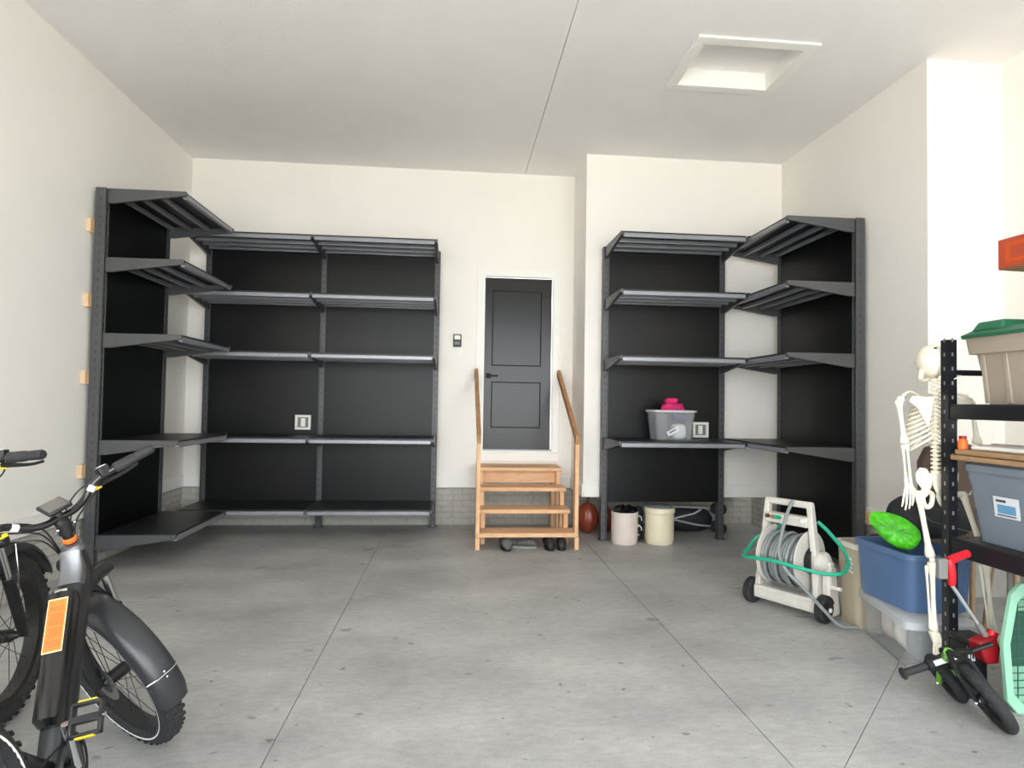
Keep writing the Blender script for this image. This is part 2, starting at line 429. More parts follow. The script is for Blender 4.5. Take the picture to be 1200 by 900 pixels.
for p0, p1 in ((1.425, 2.36), (2.37, 3.30), (3.31, 3.655)):
    bricks(fo, p0, p1, lambda a, z: (a, YB + RV, z), (PI / 2, 0, 0))
wr, fo = structure_wall('wall_right', 'shaded cream wall behind the right shelf unit', [(XR, XR + T, YJOG, YBUMP, ZF, ZC)], [(XR + RV + 0.006, XR + T, YJOG + T, YB + T, 0, ZF)])
bricks(fo, YJOG + RV, YB + RV, lambda a, z: (XR + RV, a, z), (PI / 2, 0, -PI / 2))
structure_wall('wall_right_jog', 'bright cream return where the right wall steps out', [(XR + T, XR2 + T, YJOG, YJOG + T, ZF, ZC)], [(XR + RV, XR2 + T, YJOG + RV, YJOG + T, 0, ZF)])
structure_wall('wall_right_near', 'cream right wall beside the black rack', [(XR2, XR2 + T, FRONT - T, YJOG, ZF, ZC)], [(XR2 + RV, XR2 + T, FRONT - T, YJOG, 0, ZF)])
structure_wall('wall_front', 'front wall around the wide garage door opening', [(XL, OX0, FRONT - T, FRONT, 0, ZC), (OX1, XR2, FRONT - T, FRONT, 0, ZC), (OX0, OX1, FRONT - T, FRONT, OZ1, ZC)], None)

def baseboard(name, label, boxes):
    b = MB()
    for q in boxes: b.box(*q)
    o = b.build(name, M_TRIM, bevel=0.004); tag(o, label, 'baseboard', kind='structure')
bz0, bz1, bt = 0.44, 0.575, 0.014
baseboard('baseboard_left', 'white baseboard above the brick on the left wall', [(XL, XL + bt, FRONT, YB, bz0, bz1)])
baseboard('baseboard_back', 'white baseboard above the brick on the back wall', [(XL + bt, XBUMP, YB - bt, YB, bz0, bz1)])
baseboard('baseboard_bump_side', 'white baseboard on the narrow wall step', [(XBUMP - bt, XBUMP, YBUMP - bt, YB - bt, bz0, bz1)])
baseboard('baseboard_bump_front', 'white baseboard behind the tote and crock shelf', [(XBUMP, XR, YBUMP - bt, YBUMP, bz0, bz1)])
baseboard('baseboard_right', 'white baseboard behind the right shelf unit', [(XR - bt, XR, YJOG - bt, YBUMP - bt, bz0, bz1)])
baseboard('baseboard_right_jog', 'white baseboard on the right wall return', [(XR, XR2, YJOG - bt, YJOG, bz0, bz1)])
baseboard('baseboard_right_near', 'white baseboard along the near right wall', [(XR2 - bt, XR2, FRONT, YJOG - bt, bz0, bz1)])

# door
d = thing('door_1', 'dark charcoal two panel house door', 'door', (0, YB + 0.045, 0), kind='structure')
A0, A1, B0, B1 = DX0 + 0.012, DX1 - 0.012, DZ0 + 0.018, DZ1 - 0.012
PX0, PX1 = 0.424, 1.020
PZ = ((1.145, 1.695), (1.885, 2.79))
b = MB()
b.box(A0, PX0, 0, 0.04, B0, B1); b.box(PX1, A1, 0, 0.04, B0, B1)
b.box(PX0, PX1, 0, 0.04, B0, PZ[0][0]); b.box(PX0, PX1, 0, 0.04, PZ[0][1], PZ[1][0]); b.box(PX0, PX1, 0, 0.04, PZ[1][1], B1)
b.build('door_frame', M_DOOR, d, smooth=False)
MB().box(PX0, PX1, 0.022, 0.036, PZ[0][0], PZ[1][1]).build('recess', M_DOORGAP, d, smooth=False)
for z0, z1 in PZ:
    MB().box(PX0 + 0.010, PX1 - 0.010, 0.004, 0.03, z0 + 0.010, z1 - 0.010).build('panel', M_DOOR, d, bevel=0.003)
hd = MB().box(0.358, 0.418, -0.010, 0.0, 1.735, 1.795).build('lever_rose', M_STEELD, d, bevel=0.003)
MB().cyl((0.388, -0.045, 1.765), (0.388, -0.01, 1.765), 0.012).box(0.376, 0.50, -0.055, -0.040, 1.755, 1.775).build('lever', M_STEELD, hd, bevel=0.003)
MB().box(DX0, DX1, -0.042, 0.05, DZ0, DZ0 + 0.018).build('threshold', M_ALU, d, smooth=False)
tr = MB(); cw = 0.085
tr.box(DX0 - cw, DX0 + 0.008, YB - 0.016, YB + 0.045, DZ0 - 0.02, DZ1 + cw); tr.box(DX1 - 0.008, DX1 + cw, YB - 0.016, YB + 0.045, DZ0 - 0.02, DZ1 + cw)
tr.box(DX0, DX1, YB - 0.016, YB + 0.045, DZ1 - 0.008, DZ1 + cw)
tag(tr.build('trim_1', M_TRIM, bevel=0.003), 'white flat casing around the dark door', 'trim', kind='structure')
tag(MB().box(DX0 - cw, DX1 + cw, YB - 0.02, YB - 0.001, DZ0 - 0.12, DZ0 - 0.021).build('trim_2', M_TRIM, bevel=0.003), 'white trim board under the door sill', 'trim', kind='structure')

kp = thing('keypad', 'small black door opener button beside the door', 'keypad', (0.012, YB, 2.17))
MB().box(-0.048, 0.048, -0.022, 0, -0.075, 0.075).build('housing', M_BLACKP, kp, bevel=0.005)
MB().box(-0.034, 0.034, -0.025, -0.021, 0.012, 0.062).build('button', M_WHITEP, kp, bevel=0.002)
MB().box(-0.03, 0.03, -0.025, -0.021, -0.05, -0.012).build('button', M_GREYP, kp, bevel=0.002)
sw = thing('light_switch', 'white wall switch plate below the black button', 'switch', (0.012, YB, 2.035))
MB().box(-0.058, 0.058, -0.006, 0, -0.055, 0.055).build('plate', M_TRIM, sw, bevel=0.002)
MB().box(-0.017, 0.017, -0.012, -0.005, -0.034, 0.034).build('rocker', M_WHITEP, sw, bevel=0.002)

# ------------------------------------------------------------------ wall shelf units
def shelf_unit(name, label, loc, rz, posts, levels, rail0, rail1, panel_z0, ztop, panels, depth=0.75, spacers=(), group='charcoal wall shelf units'):
    u = thing(name, label, 'shelf unit', loc, rz, group)
    # local x along the wall, local -y out from the wall
    pw, g0, pdp = 0.062, 0.035, 0.085
    slots = None
    up_src = MB().box(-pw / 2, pw / 2, -g0 - pdp, -g0, 0.0, ztop)
    for i, x in enumerate(posts):
        if i == 0:
            pu = MB()
            pu.box(-pw / 2, -pw / 2 + 0.012, -g0 - pdp, -g0, 0, ztop); pu.box(pw / 2 - 0.012, pw / 2, -g0 - pdp, -g0, 0, ztop)
            pu.box(-pw / 2 + 0.012, pw / 2 - 0.012, -g0 - pdp + 0.008, -g0, 0, ztop - 0.002)
            pu.box(-pw / 2 - 0.02, pw / 2 + 0.02, -g0 - pdp - 0.02, -g0, 0, 0.006)
            src = pu.build('upright', M_STEEL, u, bevel=0.002, seg=1); o = src
            s = MB()
            z = 0.08
            while z < ztop - 0.05:
                s.box(-0.008, 0.008, -g0 - pdp + 0.0065, -g0 - pdp + 0.0085, z, z + 0.025)
                s.box(-pw / 2 - 0.0006, -pw / 2 + 0.001, -g0 - 0.05, -g0 - 0.038, z, z + 0.022)
                s.box(pw / 2 - 0.001, pw / 2 + 0.0006, -g0 - 0.05, -g0 - 0.038, z, z + 0.022)
                z += 0.075
            slots = s.build('slot_row', M_SLOT, o, smooth=False, kind='stuff')
        else:
            o = inst(src, u, (x, 0, 0)); inst(slots, o, (0, 0, 0))
        o.location = (x, 0, 0)
    arm_src = None
    for z in levels:
        for x in posts:
            if arm_src is None:
                a = MB().prism([(-g0 - pdp, 0.0), (-depth, 0.0), (-depth, -0.038), (-g0 - pdp - 0.05, -0.125), (-g0 - pdp, -0.125)], 'x', -0.014, 0.014)
                arm_src = a.build('arm', M_STEEL, u, bevel=0.003, seg=1); arm_src.location = (x, 0, z - 0.0005)
            else: inst(arm_src, u, (x, 0, z - 0.0005))
    ends = [rail0] + list(posts[1:-1]) + [rail1]
    for b in range(len(ends) - 1):
        e0, e1 = ends[b], ends[b + 1]
        lo = e0 + (0.016 if (b > 0 or abs(e0 - posts[0]) < 0.02) else 0); hi = e1 - (0.016 if (b < len(ends) - 2 or abs(e1 - posts[-1]) < 0.02) else 0)
        ln = hi - lo
        rs = MB().prism([(-0.018, -0.040), (-0.012, -0.044), (0.012, -0.044), (0.018, -0.040), (0.018, -0.004), (0.012, 0.0), (-0.012, 0.0), (-0.018, -0.004)], 'x', 0, ln)
        rail_src = None; deck_src = None
        for z in levels:
            for yy in (-depth + 0.020, -depth + 0.225, -depth + 0.415, -depth + 0.59):
                if rail_src is None:
                    rail_src = rs.build('rail', M_RAIL, u, bevel=0.004, seg=2); rail_src.location = (lo, yy, z - 0.0155)
                else: inst(rail_src, u, (lo, yy, z - 0.0155))
            if deck_src is None:
                deck_src = MB().box(0, ln, -depth + 0.012, -g0 - pdp - 0.004, -0.0145, 0.0).build('deck', M_DECK, u, smooth=False); deck_src.location = (lo, 0, z)
            else: inst(deck_src, u, (lo, 0, z))
    for p0, p1, pz0 in panels:
        MB().box(p0, p1, -g0 - pdp + 0.008, -g0 - pdp + 0.020, pz0, ztop - 0.02).build('back_panel', M_PANEL, u, smooth=False)
    for x, z in spacers:
        MB().box(x - 0.05, x + 0.02, -g0 + 0.001, 0.0, z - 0.055, z + 0.055).build('spacer_block', M_SPACER, u, smooth=False)
    return u
# left wall: local x -> +Y
shelf_unit('wall_shelf_unit', 'charcoal shelf unit along the left wall behind the bikes', (XL, 5.46, 0), PI / 2, [0.0, 1.12], [3.19, 2.61, 1.975, 1.085, 0.30], 0.0, 1.12, 0.17, 3.19, [(0.03, 1.09, 0.165)],
           spacers=[(-0.03, 2.86), (-0.03, 2.235), (-0.03, 1.60), (-0.03, 0.83)])
# back wall
shelf_unit('wall_shelf_unit', 'wide two bay charcoal shelf unit on the back wall left of the door', (0, YB, 0), 0, [-2.79, -1.52, -0.232], [3.175, 2.565, 1.94, 1.05, 0.305], -2.79, -0.232, 0.17, 3.20,
           [(-2.76, -1.55, 0.15), (-1.49, -0.262, 0.15)])
# bump wall
shelf_unit('wall_shelf_unit', 'charcoal shelf unit right of the steps holding the clear tote', (0, YBUMP, 0), 0, [1.60, 2.895], [3.15, 2.58, 1.93, 1.09], 1.60, 2.862, 0.40, 3.15, [(1.63, 2.865, 0.405)])
# right wall: local x -> -Y
shelf_unit('wall_shelf_unit', 'charcoal shelf unit on the right wall behind the hose reel', (XR, 6.50, 0), -PI / 2, [0.0, 1.29], [3.14, 2.565, 1.93, 1.10], 0.0, 1.29, 0.05, 3.14, [(0.03, 1.26, 0.06)],
           spacers=[(1.345, 0.49)])

def outlet(label, loc):
    o = thing('outlet_box', label, 'outlet', loc)
    w, h2 = 0.0875, 0.084
    b = MB(); t = 0.028
    b.box(-w, w, -0.03, 0, h2 - t, h2); b.box(-w, w, -0.03, 0, -h2, -h2 + t); b.box(-w, -w + t, -0.03, 0, -h2 + t, h2 - t); b.box(w - t, w, -0.03, 0, -h2 + t, h2 - t)
    b.build('bezel', M_WHITEP, o, bevel=0.006)
    MB().box(-w + t, w - t, -0.006, 0, -h2 + t, h2 - t).build('back_plate', M_GREYP, o, smooth=False)
    MB().box(-0.024, 0.024, -0.016, -0.006, -0.046, 0.046).build('receptacle', M_WHITEP, o, bevel=0.003)
outlet('square white outlet box on the black panel of the two bay shelf', (-1.712, YB - 0.113, 1.187))
outlet('square white outlet box beside the clear tote', (2.655, YBUMP - 0.113, 1.185))

# ------------------------------------------------------------------ wooden steps
st = thing('wooden_steps', 'new pine steps with handrails up to the door', 'steps', (0, 0, 0))
SX0, SX1 = 0.262, 1.205
tre = [(6.12, 0.165), (6.37, 0.354), (6.62, 0.545), (6.885, 0.728)]
for i, (ty, tz) in enumerate(tre):
    ye = ty + (0.28 if i < 3 else 0.46)
    MB().box(SX0 + (0.0 if i else -0.03), SX1 - (0.0 if i else -0.03), ty, min(ye, YB - 0.025), tz - 0.042, tz).build('tread', M_WOOD, st, bevel=0.006)
    # supporting legs, one each side under every tread
    for sx in (SX0 + 0.02, SX1 - 0.065):
        if i == 0: continue
        MB().box(sx, sx + 0.045, ty + 0.02, ty + 0.10, 0.0, tz - 0.042).build('leg', M_WOODV, st, bevel=0.003)
MB().box(SX0 + 0.02, SX1 - 0.02, 6.985, 7.02, 0.55, 0.686).build('apron_board', M_WOOD, st, bevel=0.003)
for sx in (SX0 + 0.02, SX1 - 0.065):
    MB().box(sx, sx + 0.045, 7.25, 7.33, 0, 0.686).build('leg', M_WOODV, st, bevel=0.003)
for px0, px1 in ((0.222, 0.262), (1.205, 1.245)):
    s = 0.06
    MB().box(px0, px1, 6.135, 6.225, 0.0, 1.10).build('newel_post', M_WOODV, st, bevel=0.004)
    MB().box(px0 - 0.002, px1 + 0.002, 6.118, 6.136, 0.0, 0.122).build('foot_block', M_WOODV, st, bevel=0.003)
    MB().prism([(6.13, 1.04), (6.13, 1.125), (7.345, 1.845), (7.345, 1.76)], 'x', px0 - 0.001, px1 + 0.001).build('handrail', M_WOODD, st, bevel=0.004)

def shoe(name, label, loc, rz, m, sole, group, L=0.27, W=0.10, H=0.085, clog=True):
    s = thing(name, label, 'shoe', loc, rz, group)
    rings = []
    for t, w, h0 in ((0.0, 0.30, 0.5), (0.05, 0.36, 0.75), (0.2, 0.38, 0.55), (0.45, 0.42, 0.75), (0.7, 0.5, 0.95), (0.88, 0.45, 0.8), (0.97, 0.3, 0.5), (1.0, 0.12, 0.3)):
        y = -L * (t - 0.5); ring = []
        for k in range(12):
            a = 2 * PI * k / 12; ring.append((W * w * math.cos(a) * 1.05, y, 0.02 + (H * h0) * (0.5 + 0.5 * math.sin(a))))
        rings.append(ring)
    up_ = MB().loft(rings).build('upper', m, s)
    ol = []
    for k in range(16):
        a = 2 * PI * k / 16; ol.append((W * 0.5 * math.cos(a) * (1.0 if math.sin(a) < 0 else 0.85), -L * 0.505 * -math.sin(a)))
    MB().prism(ol, 'z', 0.0, 0.024).build('sole', sole, s, bevel=0.004)
    MB().tube([(-W * 0.44, L * 0.18, 0.05), (-W * 0.2, L * 0.40, 0.075), (W * 0.2, L * 0.40, 0.075), (W * 0.44, L * 0.18, 0.05)], 0.008, 6).build('heel_strap', m, s)
shoe('clog', 'grey clog under the steps, leftmost of the four shoes', (0.52, 6.19, 0), 0.15, M_SHOEG, M_SHOEB, 'shoes under the steps', H=0.10)
shoe('clog', 'grey clog lying sideways under the middle of the steps', (0.71, 6.22, 0), 1.35, M_SHOEG, M_SOLE, 'shoes under the steps')
shoe('clog', 'black shoe with a pale toe under the right of the steps', (0.955, 6.19, 0), 0.05, M_SHOEB, M_SHOEB, 'shoes under the steps', H=0.11)
shoe('clog', 'black shoe beside the right leg of the steps', (1.082, 6.20, 0), -0.1, M_SHOEB, M_SHOEB, 'shoes under the steps', H=0.11)

# ------------------------------------------------------------------ pumpkins, crocks, folded stroller
def pumpkin(label, loc, R, H):
    t = thing('pumpkin', label, 'pumpkin', loc, random.random() * 3, 'russet pumpkins beside the steps')
    b = MB(); n = 48; rings = []
    for i in range(13):
        ph = -PI / 2 + PI * i / 12; ring = []
        for k in range(n):
            a = 2 * PI * k / n; rr = R * (0.06 + 0.94 * math.cos(ph)) * (1 - 0.09 * abs(math.cos(a * 5)) ** 3)
            ring.append((rr * math.cos(a), rr * math.sin(a), H / 2 + H / 2 * math.sin(ph)))
        rings.append(ring)
    b.loft(rings).build('body', M_PUMP, t, angle=60)
    MB().tube(bez([(0, 0, H - 0.01), (0.005, 0, H + 0.03), (0.025, 0, H + 0.05)], 4), [0.022, 0.02, 0.018, 0.016, 0.015, 0.014, 0.013, 0.012, 0.014], 8).build('stem', M_STEM, t)
pumpkin('large russet pumpkin between the steps and the shelf upright', (1.505, 6.93, 0), 0.125, 0.34)
def crock(label, loc, R, H, m, rim):
    t = thing('crock', label, 'crock', loc, 0, 'stoneware crocks on the floor')
    prof = [(R * 0.93, 0), (R * 0.97, 0.01), (R, 0.05), (R, H - 0.06), (R * (1.06 if rim else 1.01), H - 0.05), (R * (1.07 if rim else 1.03), H - 0.012), (R * 1.02, H), (R * 0.92, H), (R * 0.9, H - 0.03), (R * 0.88, 0.03), (0.001, 0.03)]
    MB().lathe(prof, n=36).build('pot', m, t)
    return t
c1 = crock('pale pinkish stoneware crock with a black bag in it', (1.79, 6.42, 0), 0.137, 0.33, M_PINKISH, False)
c2 = crock('cream stoneware crock with a lid under the clear tote', (2.165, 6.42, 0), 0.150, 0.375, M_CREAM, True)
MB().lathe([(0.001, 0.372), (0.135, 0.372), (0.14, 0.38), (0.12, 0.392), (0.03, 0.398), (0.001, 0.398)], n=30).build('lid', M_GREYHOSE, c2)
bag = MB()
rings = []
for i, (rr, z) in enumerate(((0.115, 0.20), (0.118, 0.32), (0.125, 0.345), (0.10, 0.37), (0.06, 0.385), (0.01, 0.38))):
    rings.append([(1.79 + rr * (1 + 0.12 * math.sin(k * 2.3 + i)) * math.cos(2 * PI * k / 20), 6.42 + rr * (1 + 0.1 * math.cos(k * 1.7)) * math.sin(2 * PI * k / 20), z + 0.012 * math.sin(k * 1.9 + i)) for k in range(20)])
tag(bag.loft(rings).build('plastic_bag', M_BLACKG), 'black plastic bag stuffed in the pale crock', 'bag')
# rolled mat with pale lettering between the crocks
rm = thing('carry_bag', 'narrow black carry bag with white swirl print between the crocks', 'bag', (1.975, 6.565, 0))
MB().lathe([(0.03, 0), (0.052, 0.015), (0.055, 0.1), (0.055, 0.30), (0.04, 0.345), (0.02, 0.36)], n=18).build('body', M_BAG, rm)
for zc in (0.11, 0.215):
    MB().tube(bez([(0.03 * math.cos(a) * 0.9, -0.058 - 0.002 * math.sin(a), zc + 0.05 * math.sin(a)) for a in [k * PI / 4 for k in range(7)]], 4), 0.006, 6).build('print', M_WHITEP, rm)
# second pumpkin behind the upright
pumpkin('small russet pumpkin behind the upright beside the pale crock', (1.735, 7.0, 0), 0.10, 0.28)
# folded umbrella stroller lying on the floor
fs = thing('folded_stroller', 'folded black stroller with white tubes lying under the shelf', 'stroller', (2.66, 6.80, 0))
tb = [((-0.28, -0.02, 0.32), (0.22, -0.02, 0.30)), ((-0.28, -0.04, 0.175), (0.02, -0.04, 0.245)), ((0.02, -0.04, 0.245), (0.10, -0.03, 0.29)), ((-0.28, -0.045, 0.19), (0.05, -0.045, 0.12)), ((0.05, -0.045, 0.12), (0.25, -0.03, 0.10)), ((-0.2, 0.06, 0.28), (0.25, 0.06, 0.16))]
for p, q in tb: MB().cyl(p, q, 0.011, n=10).build('tube', M_SILV, fs)
rings = []
for i, (x, hh, dd) in enumerate(((-0.27, 0.06, 0.04), (-0.2, 0.12, 0.06), (-0.05, 0.135, 0.07), (0.1, 0.13, 0.07), (0.2, 0.10, 0.06), (0.24, 0.04, 0.03))):
    rings.append([(x, 0.02 + dd * math.cos(a), 0.17 + hh * math.sin(a)) for a in [2 * PI * k / 14 for k in range(14)]])
MB().loft(rings).build('seat_fabric', M_BAG, fs)
for x, z in ((0.27, 0.30), (0.27, 0.10), (0.33, 0.29), (0.33, 0.075)):
    wq = MB().lathe([(0.02, -0.02), (0.058, -0.02), (0.065, -0.012), (0.065, 0.012), (0.058, 0.02), (0.02, 0.02)], (x, -0.03, max(z, 0.066)), (0, 1, 0), 20).build('wheel', M_RUBBER, fs)
    MB().cyl((x, -0.06, max(z, 0.066)), (x, 0.0, max(z, 0.066)), 0.02, n=12).build('hub', M_GREYP, wq)
MB().box(-0.22, -0.13, -0.065, -0.02, 0.12, 0.135).build('foot_rest', M_BLACKP, fs)

# ------------------------------------------------------------------ clear tote with pink fabric on the shelf
TZ = 1.09
ct = thing('clear_tote', 'small clear plastic tote on the shelf holding mixed clothing', 'tote', (2.225, 6.27, TZ + 0.001))
def open_tote(parent, name, b, t, z0, z1, m, thick=0.006, r=0.03, rim=None, rimm=None):
    rings = [rrect(b[0], b[1], b[2], b[3], z0, r), rrect(t[0], t[1], t[2], t[3], z1, r), rrect(t[0] + thick, t[1] - thick, t[2] + thick, t[3] - thick, z1, r), rrect(b[0] + thick, b[1] - thick, b[2] + thick, b[3] - thick, z0 + thick, r)]
    o = MB().loft(rings).build(name, m, parent)
    if rim:
        w, hgt = rim
        rr = [rrect(t[0] - w, t[1] + w, t[2] - w, t[3] + w, z1 - hgt, r + w), rrect(t[0] - w, t[1] + w, t[2] - w, t[3] + w, z1, r + w), rrect(t[0] + thick, t[1] - thick, t[2] + thick, t[3] - thick, z1 + 0.002, r), rrect(t[0] - 0.001, t[1] + 0.001, t[2] - 0.001, t[3] + 0.001, z1 - hgt, r)]
        b_ = MB(); n = len(rr[0]); base = len(b_.v)
        for q in rr: b_.v += [Vector(p) for p in q]
        for i in range(4):
            for k2 in range(n):
                l = (k2 + 1) % n; j = (i + 1) % 4; b_.f.append((i * n + k2, i * n + l, j * n + l, j * n + k2))
        b_.build('rim', rimm or m, parent)
    return o
open_tote(ct, 'tub', (-0.185, 0.185, -0.125, 0.125), (-0.215, 0.215, -0.15, 0.15), 0.0, 0.305, M_CLEAR, rim=(0.014, 0.02), rimm=M_CLEARR)
def cloth(name, label, c, r, m, seed, n=18, amp=0.25):
    rnd = random.Random(seed); rings = []
    ph = [rnd.uniform(0, 6) for _ in range(8)]
    for i in range(9):
        t = -PI / 2 + PI * (i + 0.05) / 8.1; ring = []
        for k in range(n):
            a = 2 * PI * k / n
            q = 1 + amp * (math.sin(3 * a + ph[0] + i) * 0.5 + math.sin(5 * a + ph[1] - i * 1.3) * 0.35 + math.sin(2 * a + ph[2] + i * 0.7) * 0.3)
            sq = lambda v, e=0.5: math.copysign(abs(v) ** e, v)
            ring.append((c[0] + r[0] * q * sq(math.cos(t)) * sq(math.cos(a), 0.7), c[1] + r[1] * q * sq(math.cos(t)) * sq(math.sin(a), 0.7), c[2] + r[2] * (0.9 + 0.1 * q) * sq(math.sin(t), 0.75)))
        rings.append(ring)
    return tag(MB().loft(rings).build(name, m, angle=70), label, 'clothing')
cloth('folded_clothing', 'crumpled pink fabric heaped on top of the clear shelf tote', (2.245, 6.27, TZ + 0.335), (0.115, 0.085, 0.048), M_PINK, 3, amp=0.22)
cloth('folded_clothing', 'small pink hood standing up from the pink fabric', (2.225, 6.26, TZ + 0.405), (0.062, 0.055, 0.03), M_PINK, 11, amp=0.2)
cloth('folded_clothing', 'charcoal cloth filling the left of the clear shelf tote', (2.13, 6.27, TZ + 0.145), (0.068, 0.085, 0.135), M_CHARF, 5, amp=0.08)
cloth('folded_clothing', 'navy cloth near the top right of the clear shelf tote', (2.315, 6.27, TZ + 0.23), (0.078, 0.085, 0.05), M_BLUEF, 6, amp=0.08)
cloth('folded_clothing', 'white cloth low on the right of the clear shelf tote', (2.305, 6.27, TZ + 0.09), (0.072, 0.085, 0.08), M_LABEL, 8, amp=0.08)
s_ = MB().box(-0.06, 0.07, -0.001, 0.001, -0.025, 0.025).build('paper_label', M_LABEL, ct); s_.location = (-0.03, -0.141, 0.09); s_.rotation_euler = (0.08, -0.5, 0)
s_ = MB().box(-0.035, 0.04, -0.0015, 0.0005, -0.006, 0.006).build('label_print', M_INK, ct); s_.location = (-0.03, -0.1425, 0.093); s_.rotation_euler = (0.08, -0.5, 0)

# ------------------------------------------------------------------ hose reel cart
hr = thing('hose_reel', 'weathered beige hose reel cart with grey coiled hose on black wheels', 'hose reel', (2.366, 4.253, 0), math.atan2(-0.859, 0.512))
# local x = left wheel -> right wheel, local y = away from the camera
for sgn in (-1, 1):
    x = sgn * 0.268
    wq = MB().lathe([(0.03, -0.028), (0.085, -0.028), (0.092, -0.02), (0.092, 0.02), (0.085, 0.028), (0.03, 0.028)], (x, 0, 0.093), (1, 0, 0), 28).build('wheel', M_RUBBER, hr)
    MB().lathe([(0.001, 0.0), (0.06, 0.002), (0.062, 0.006), (0.02, 0.012), (0.001, 0.014)], (x + sgn * 0.026, 0, 0.093), (sgn, 0, 0), 20).build('wheel_face', M_BLACKP, wq)
    MB().cyl((x + sgn * 0.03, 0, 0.093), (x + sgn * 0.048, 0, 0.093), 0.018, 0.013, n=12).build('hub_cap', M_REFL, wq)
MB().box(-0.235, 0.235, -0.045, 0.035, 0.055, 0.150).build('base_bar', M_BEIGEP, hr, bevel=0.012)
MB().box(-0.20, 0.20, -0.05, -0.04, 0.075, 0.13).build('base_bar_face', M_BEIGEP, hr, bevel=0.006)
for sgn in (-1, 1):
    x = sgn * 0.222
    xi = sgn * 0.155
    b = MB().loft([[(x - 0.02, -0.03, 0.10), (x + 0.02, -0.03, 0.10), (x + 0.02, 0.05, 0.10), (x - 0.02, 0.05, 0.10)],
                   [(sgn * 0.192 - 0.02, -0.005, 0.42), (sgn * 0.192 + 0.02, -0.005, 0.42), (sgn * 0.192 + 0.02, 0.06, 0.42), (sgn * 0.192 - 0.02, 0.06, 0.42)],
                   [(xi - 0.02, 0.0, 0.78), (xi + 0.02, 0.0, 0.78), (xi + 0.02, 0.05, 0.78), (xi - 0.02, 0.05, 0.78)]])
    b.build('front_leg', M_BEIGEP, hr, bevel=0.008)
    b = MB().loft([[(x - 0.02, 0.02, 0.42), (x + 0.02, 0.02, 0.42), (x + 0.02, 0.09, 0.46), (x - 0.02, 0.09, 0.46)],
                   [(x - 0.02, 0.12, 0.0), (x + 0.02, 0.12, 0.0), (x + 0.02, 0.17, 0.0), (x - 0.02, 0.17, 0.0)]])
    b.build('rear_leg', M_BEIGEP, hr, bevel=0.008)
    MB().prism([(-0.02, 0.12), (0.12, 0.03), (0.16, 0.03), (0.13, 0.40), (0.08, 0.46), (0.0, 0.40)], 'x', x - 0.008, x + 0.008).build('side_plate', M_BEIGEP, hr, bevel=0.004)
MB().box(-0.175, 0.175, 0.0, 0.05, 0.745, 0.79).build('handle_bar', M_BEIGEP, hr, bevel=0.012)
tr_ = MB().box(-0.158, 0.158, -0.02, 0.06, 0.615, 0.685).build('tool_tray', M_BEIGEP, hr, bevel=0.008)
for x, m in ((-0.135, M_STEM), (-0.095, M_CARD), (-0.065, M_TEAL), (-0.045, M_TEAL), (0.13, M_REFL)):
    MB().cyl((x, -0.038, 0.66), (x, -0.012, 0.66), 0.014, 0.016, n=10).build('hose_fitting', m, tr_)
DZc, DYc = 0.385, 0.045
for sgn in (-1, 1):
    x = sgn * 0.14
    MB().lathe([(0.05, -0.006), (0.195, -0.008), (0.205, -0.002), (0.205, 0.006), (0.19, 0.008), (0.05, 0.006)], (x, DYc, DZc), (1, 0, 0), 36).build('flange', M_BEIGEP, hr)
MB().cyl((-0.18, DYc, DZc), (0.18, DYc, DZc), 0.09, n=24).build('drum', M_BLACKP, hr)
gear = MB().lathe([(0.07, 0), (0.075, 0.05), (0.05, 0.07), (0.001, 0.075)], (0.205, DYc, DZc), (1, 0, 0), 24).build('gear_cover', M_BEIGEP, hr)
MB().cyl((0.27, DYc, DZc), (0.30, DYc, DZc), 0.02, n=12).box(0.28, 0.30, DYc - 0.015, DYc + 0.015, DZc - 0.16, DZc).cyl((0.29, DYc, DZc - 0.15), (0.36, DYc, DZc - 0.15), 0.015, n=10).build('crank', M_BEIGEP, gear)
MB().taper((0.235, 0.30, 0.02, 0.16), (0.235, 0.285, 0.02, 0.13), 0.03, 0.36).build('side_housing', M_BEIGEP, hr, bevel=0.015)
# coils: each turn of hose wound on the drum is a ring slightly slanted
for i in range(10):
    x = -0.118 + i * 0.0262; rr = 0.165 + 0.012 * math.sin(i * 2.1)
    MB().tube([(x + 0.012 * math.sin(a) , DYc + rr * math.cos(a), DZc - 0.01 + rr * math.sin(a) * (1.06 if math.sin(a) < 0 else 1)) for a in [2 * PI * k / 40 for k in range(40)]], 0.0125, 8, closed=True).build('hose_coil', M_GREYHOSE, hr)
MB().cyl((-0.125, DYc, DZc), (0.125, DYc, DZc), 0.148, n=28).build('hose_core', M_GREYHOSE, hr)
# leader hoses
MB().tube(bez([(0.06, -0.03, 0.79), (0.055, -0.085, 0.72), (0.05, -0.15, 0.58), (0.06, -0.20, 0.44), (0.12, -0.20, 0.34), (0.20, -0.17, 0.26), (0.30, -0.10, 0.13), (0.38, -0.02, 0.02), (0.46, 0.06, 0.014)], 8), 0.012, 8).build('grey_leader_hose', M_GREYHOSE, hr)
MB().tube(bez([(-0.08, 0.06, 0.60), (-0.14, 0.10, 0.54), (-0.26, 0.06, 0.48), (-0.285, -0.02, 0.40), (-0.24, -0.16, 0.365), (-0.10, -0.215, 0.385), (0.05, -0.225, 0.395), (0.20, -0.18, 0.375), (0.33, -0.10, 0.355), (0.40, 0.0, 0.37), (0.36, 0.12, 0.45), (0.26, 0.10, 0.58), (0.19, 0.06, 0.66)], 8), 0.0125, 8).build('teal_leader_hose', M_TEAL, hr)

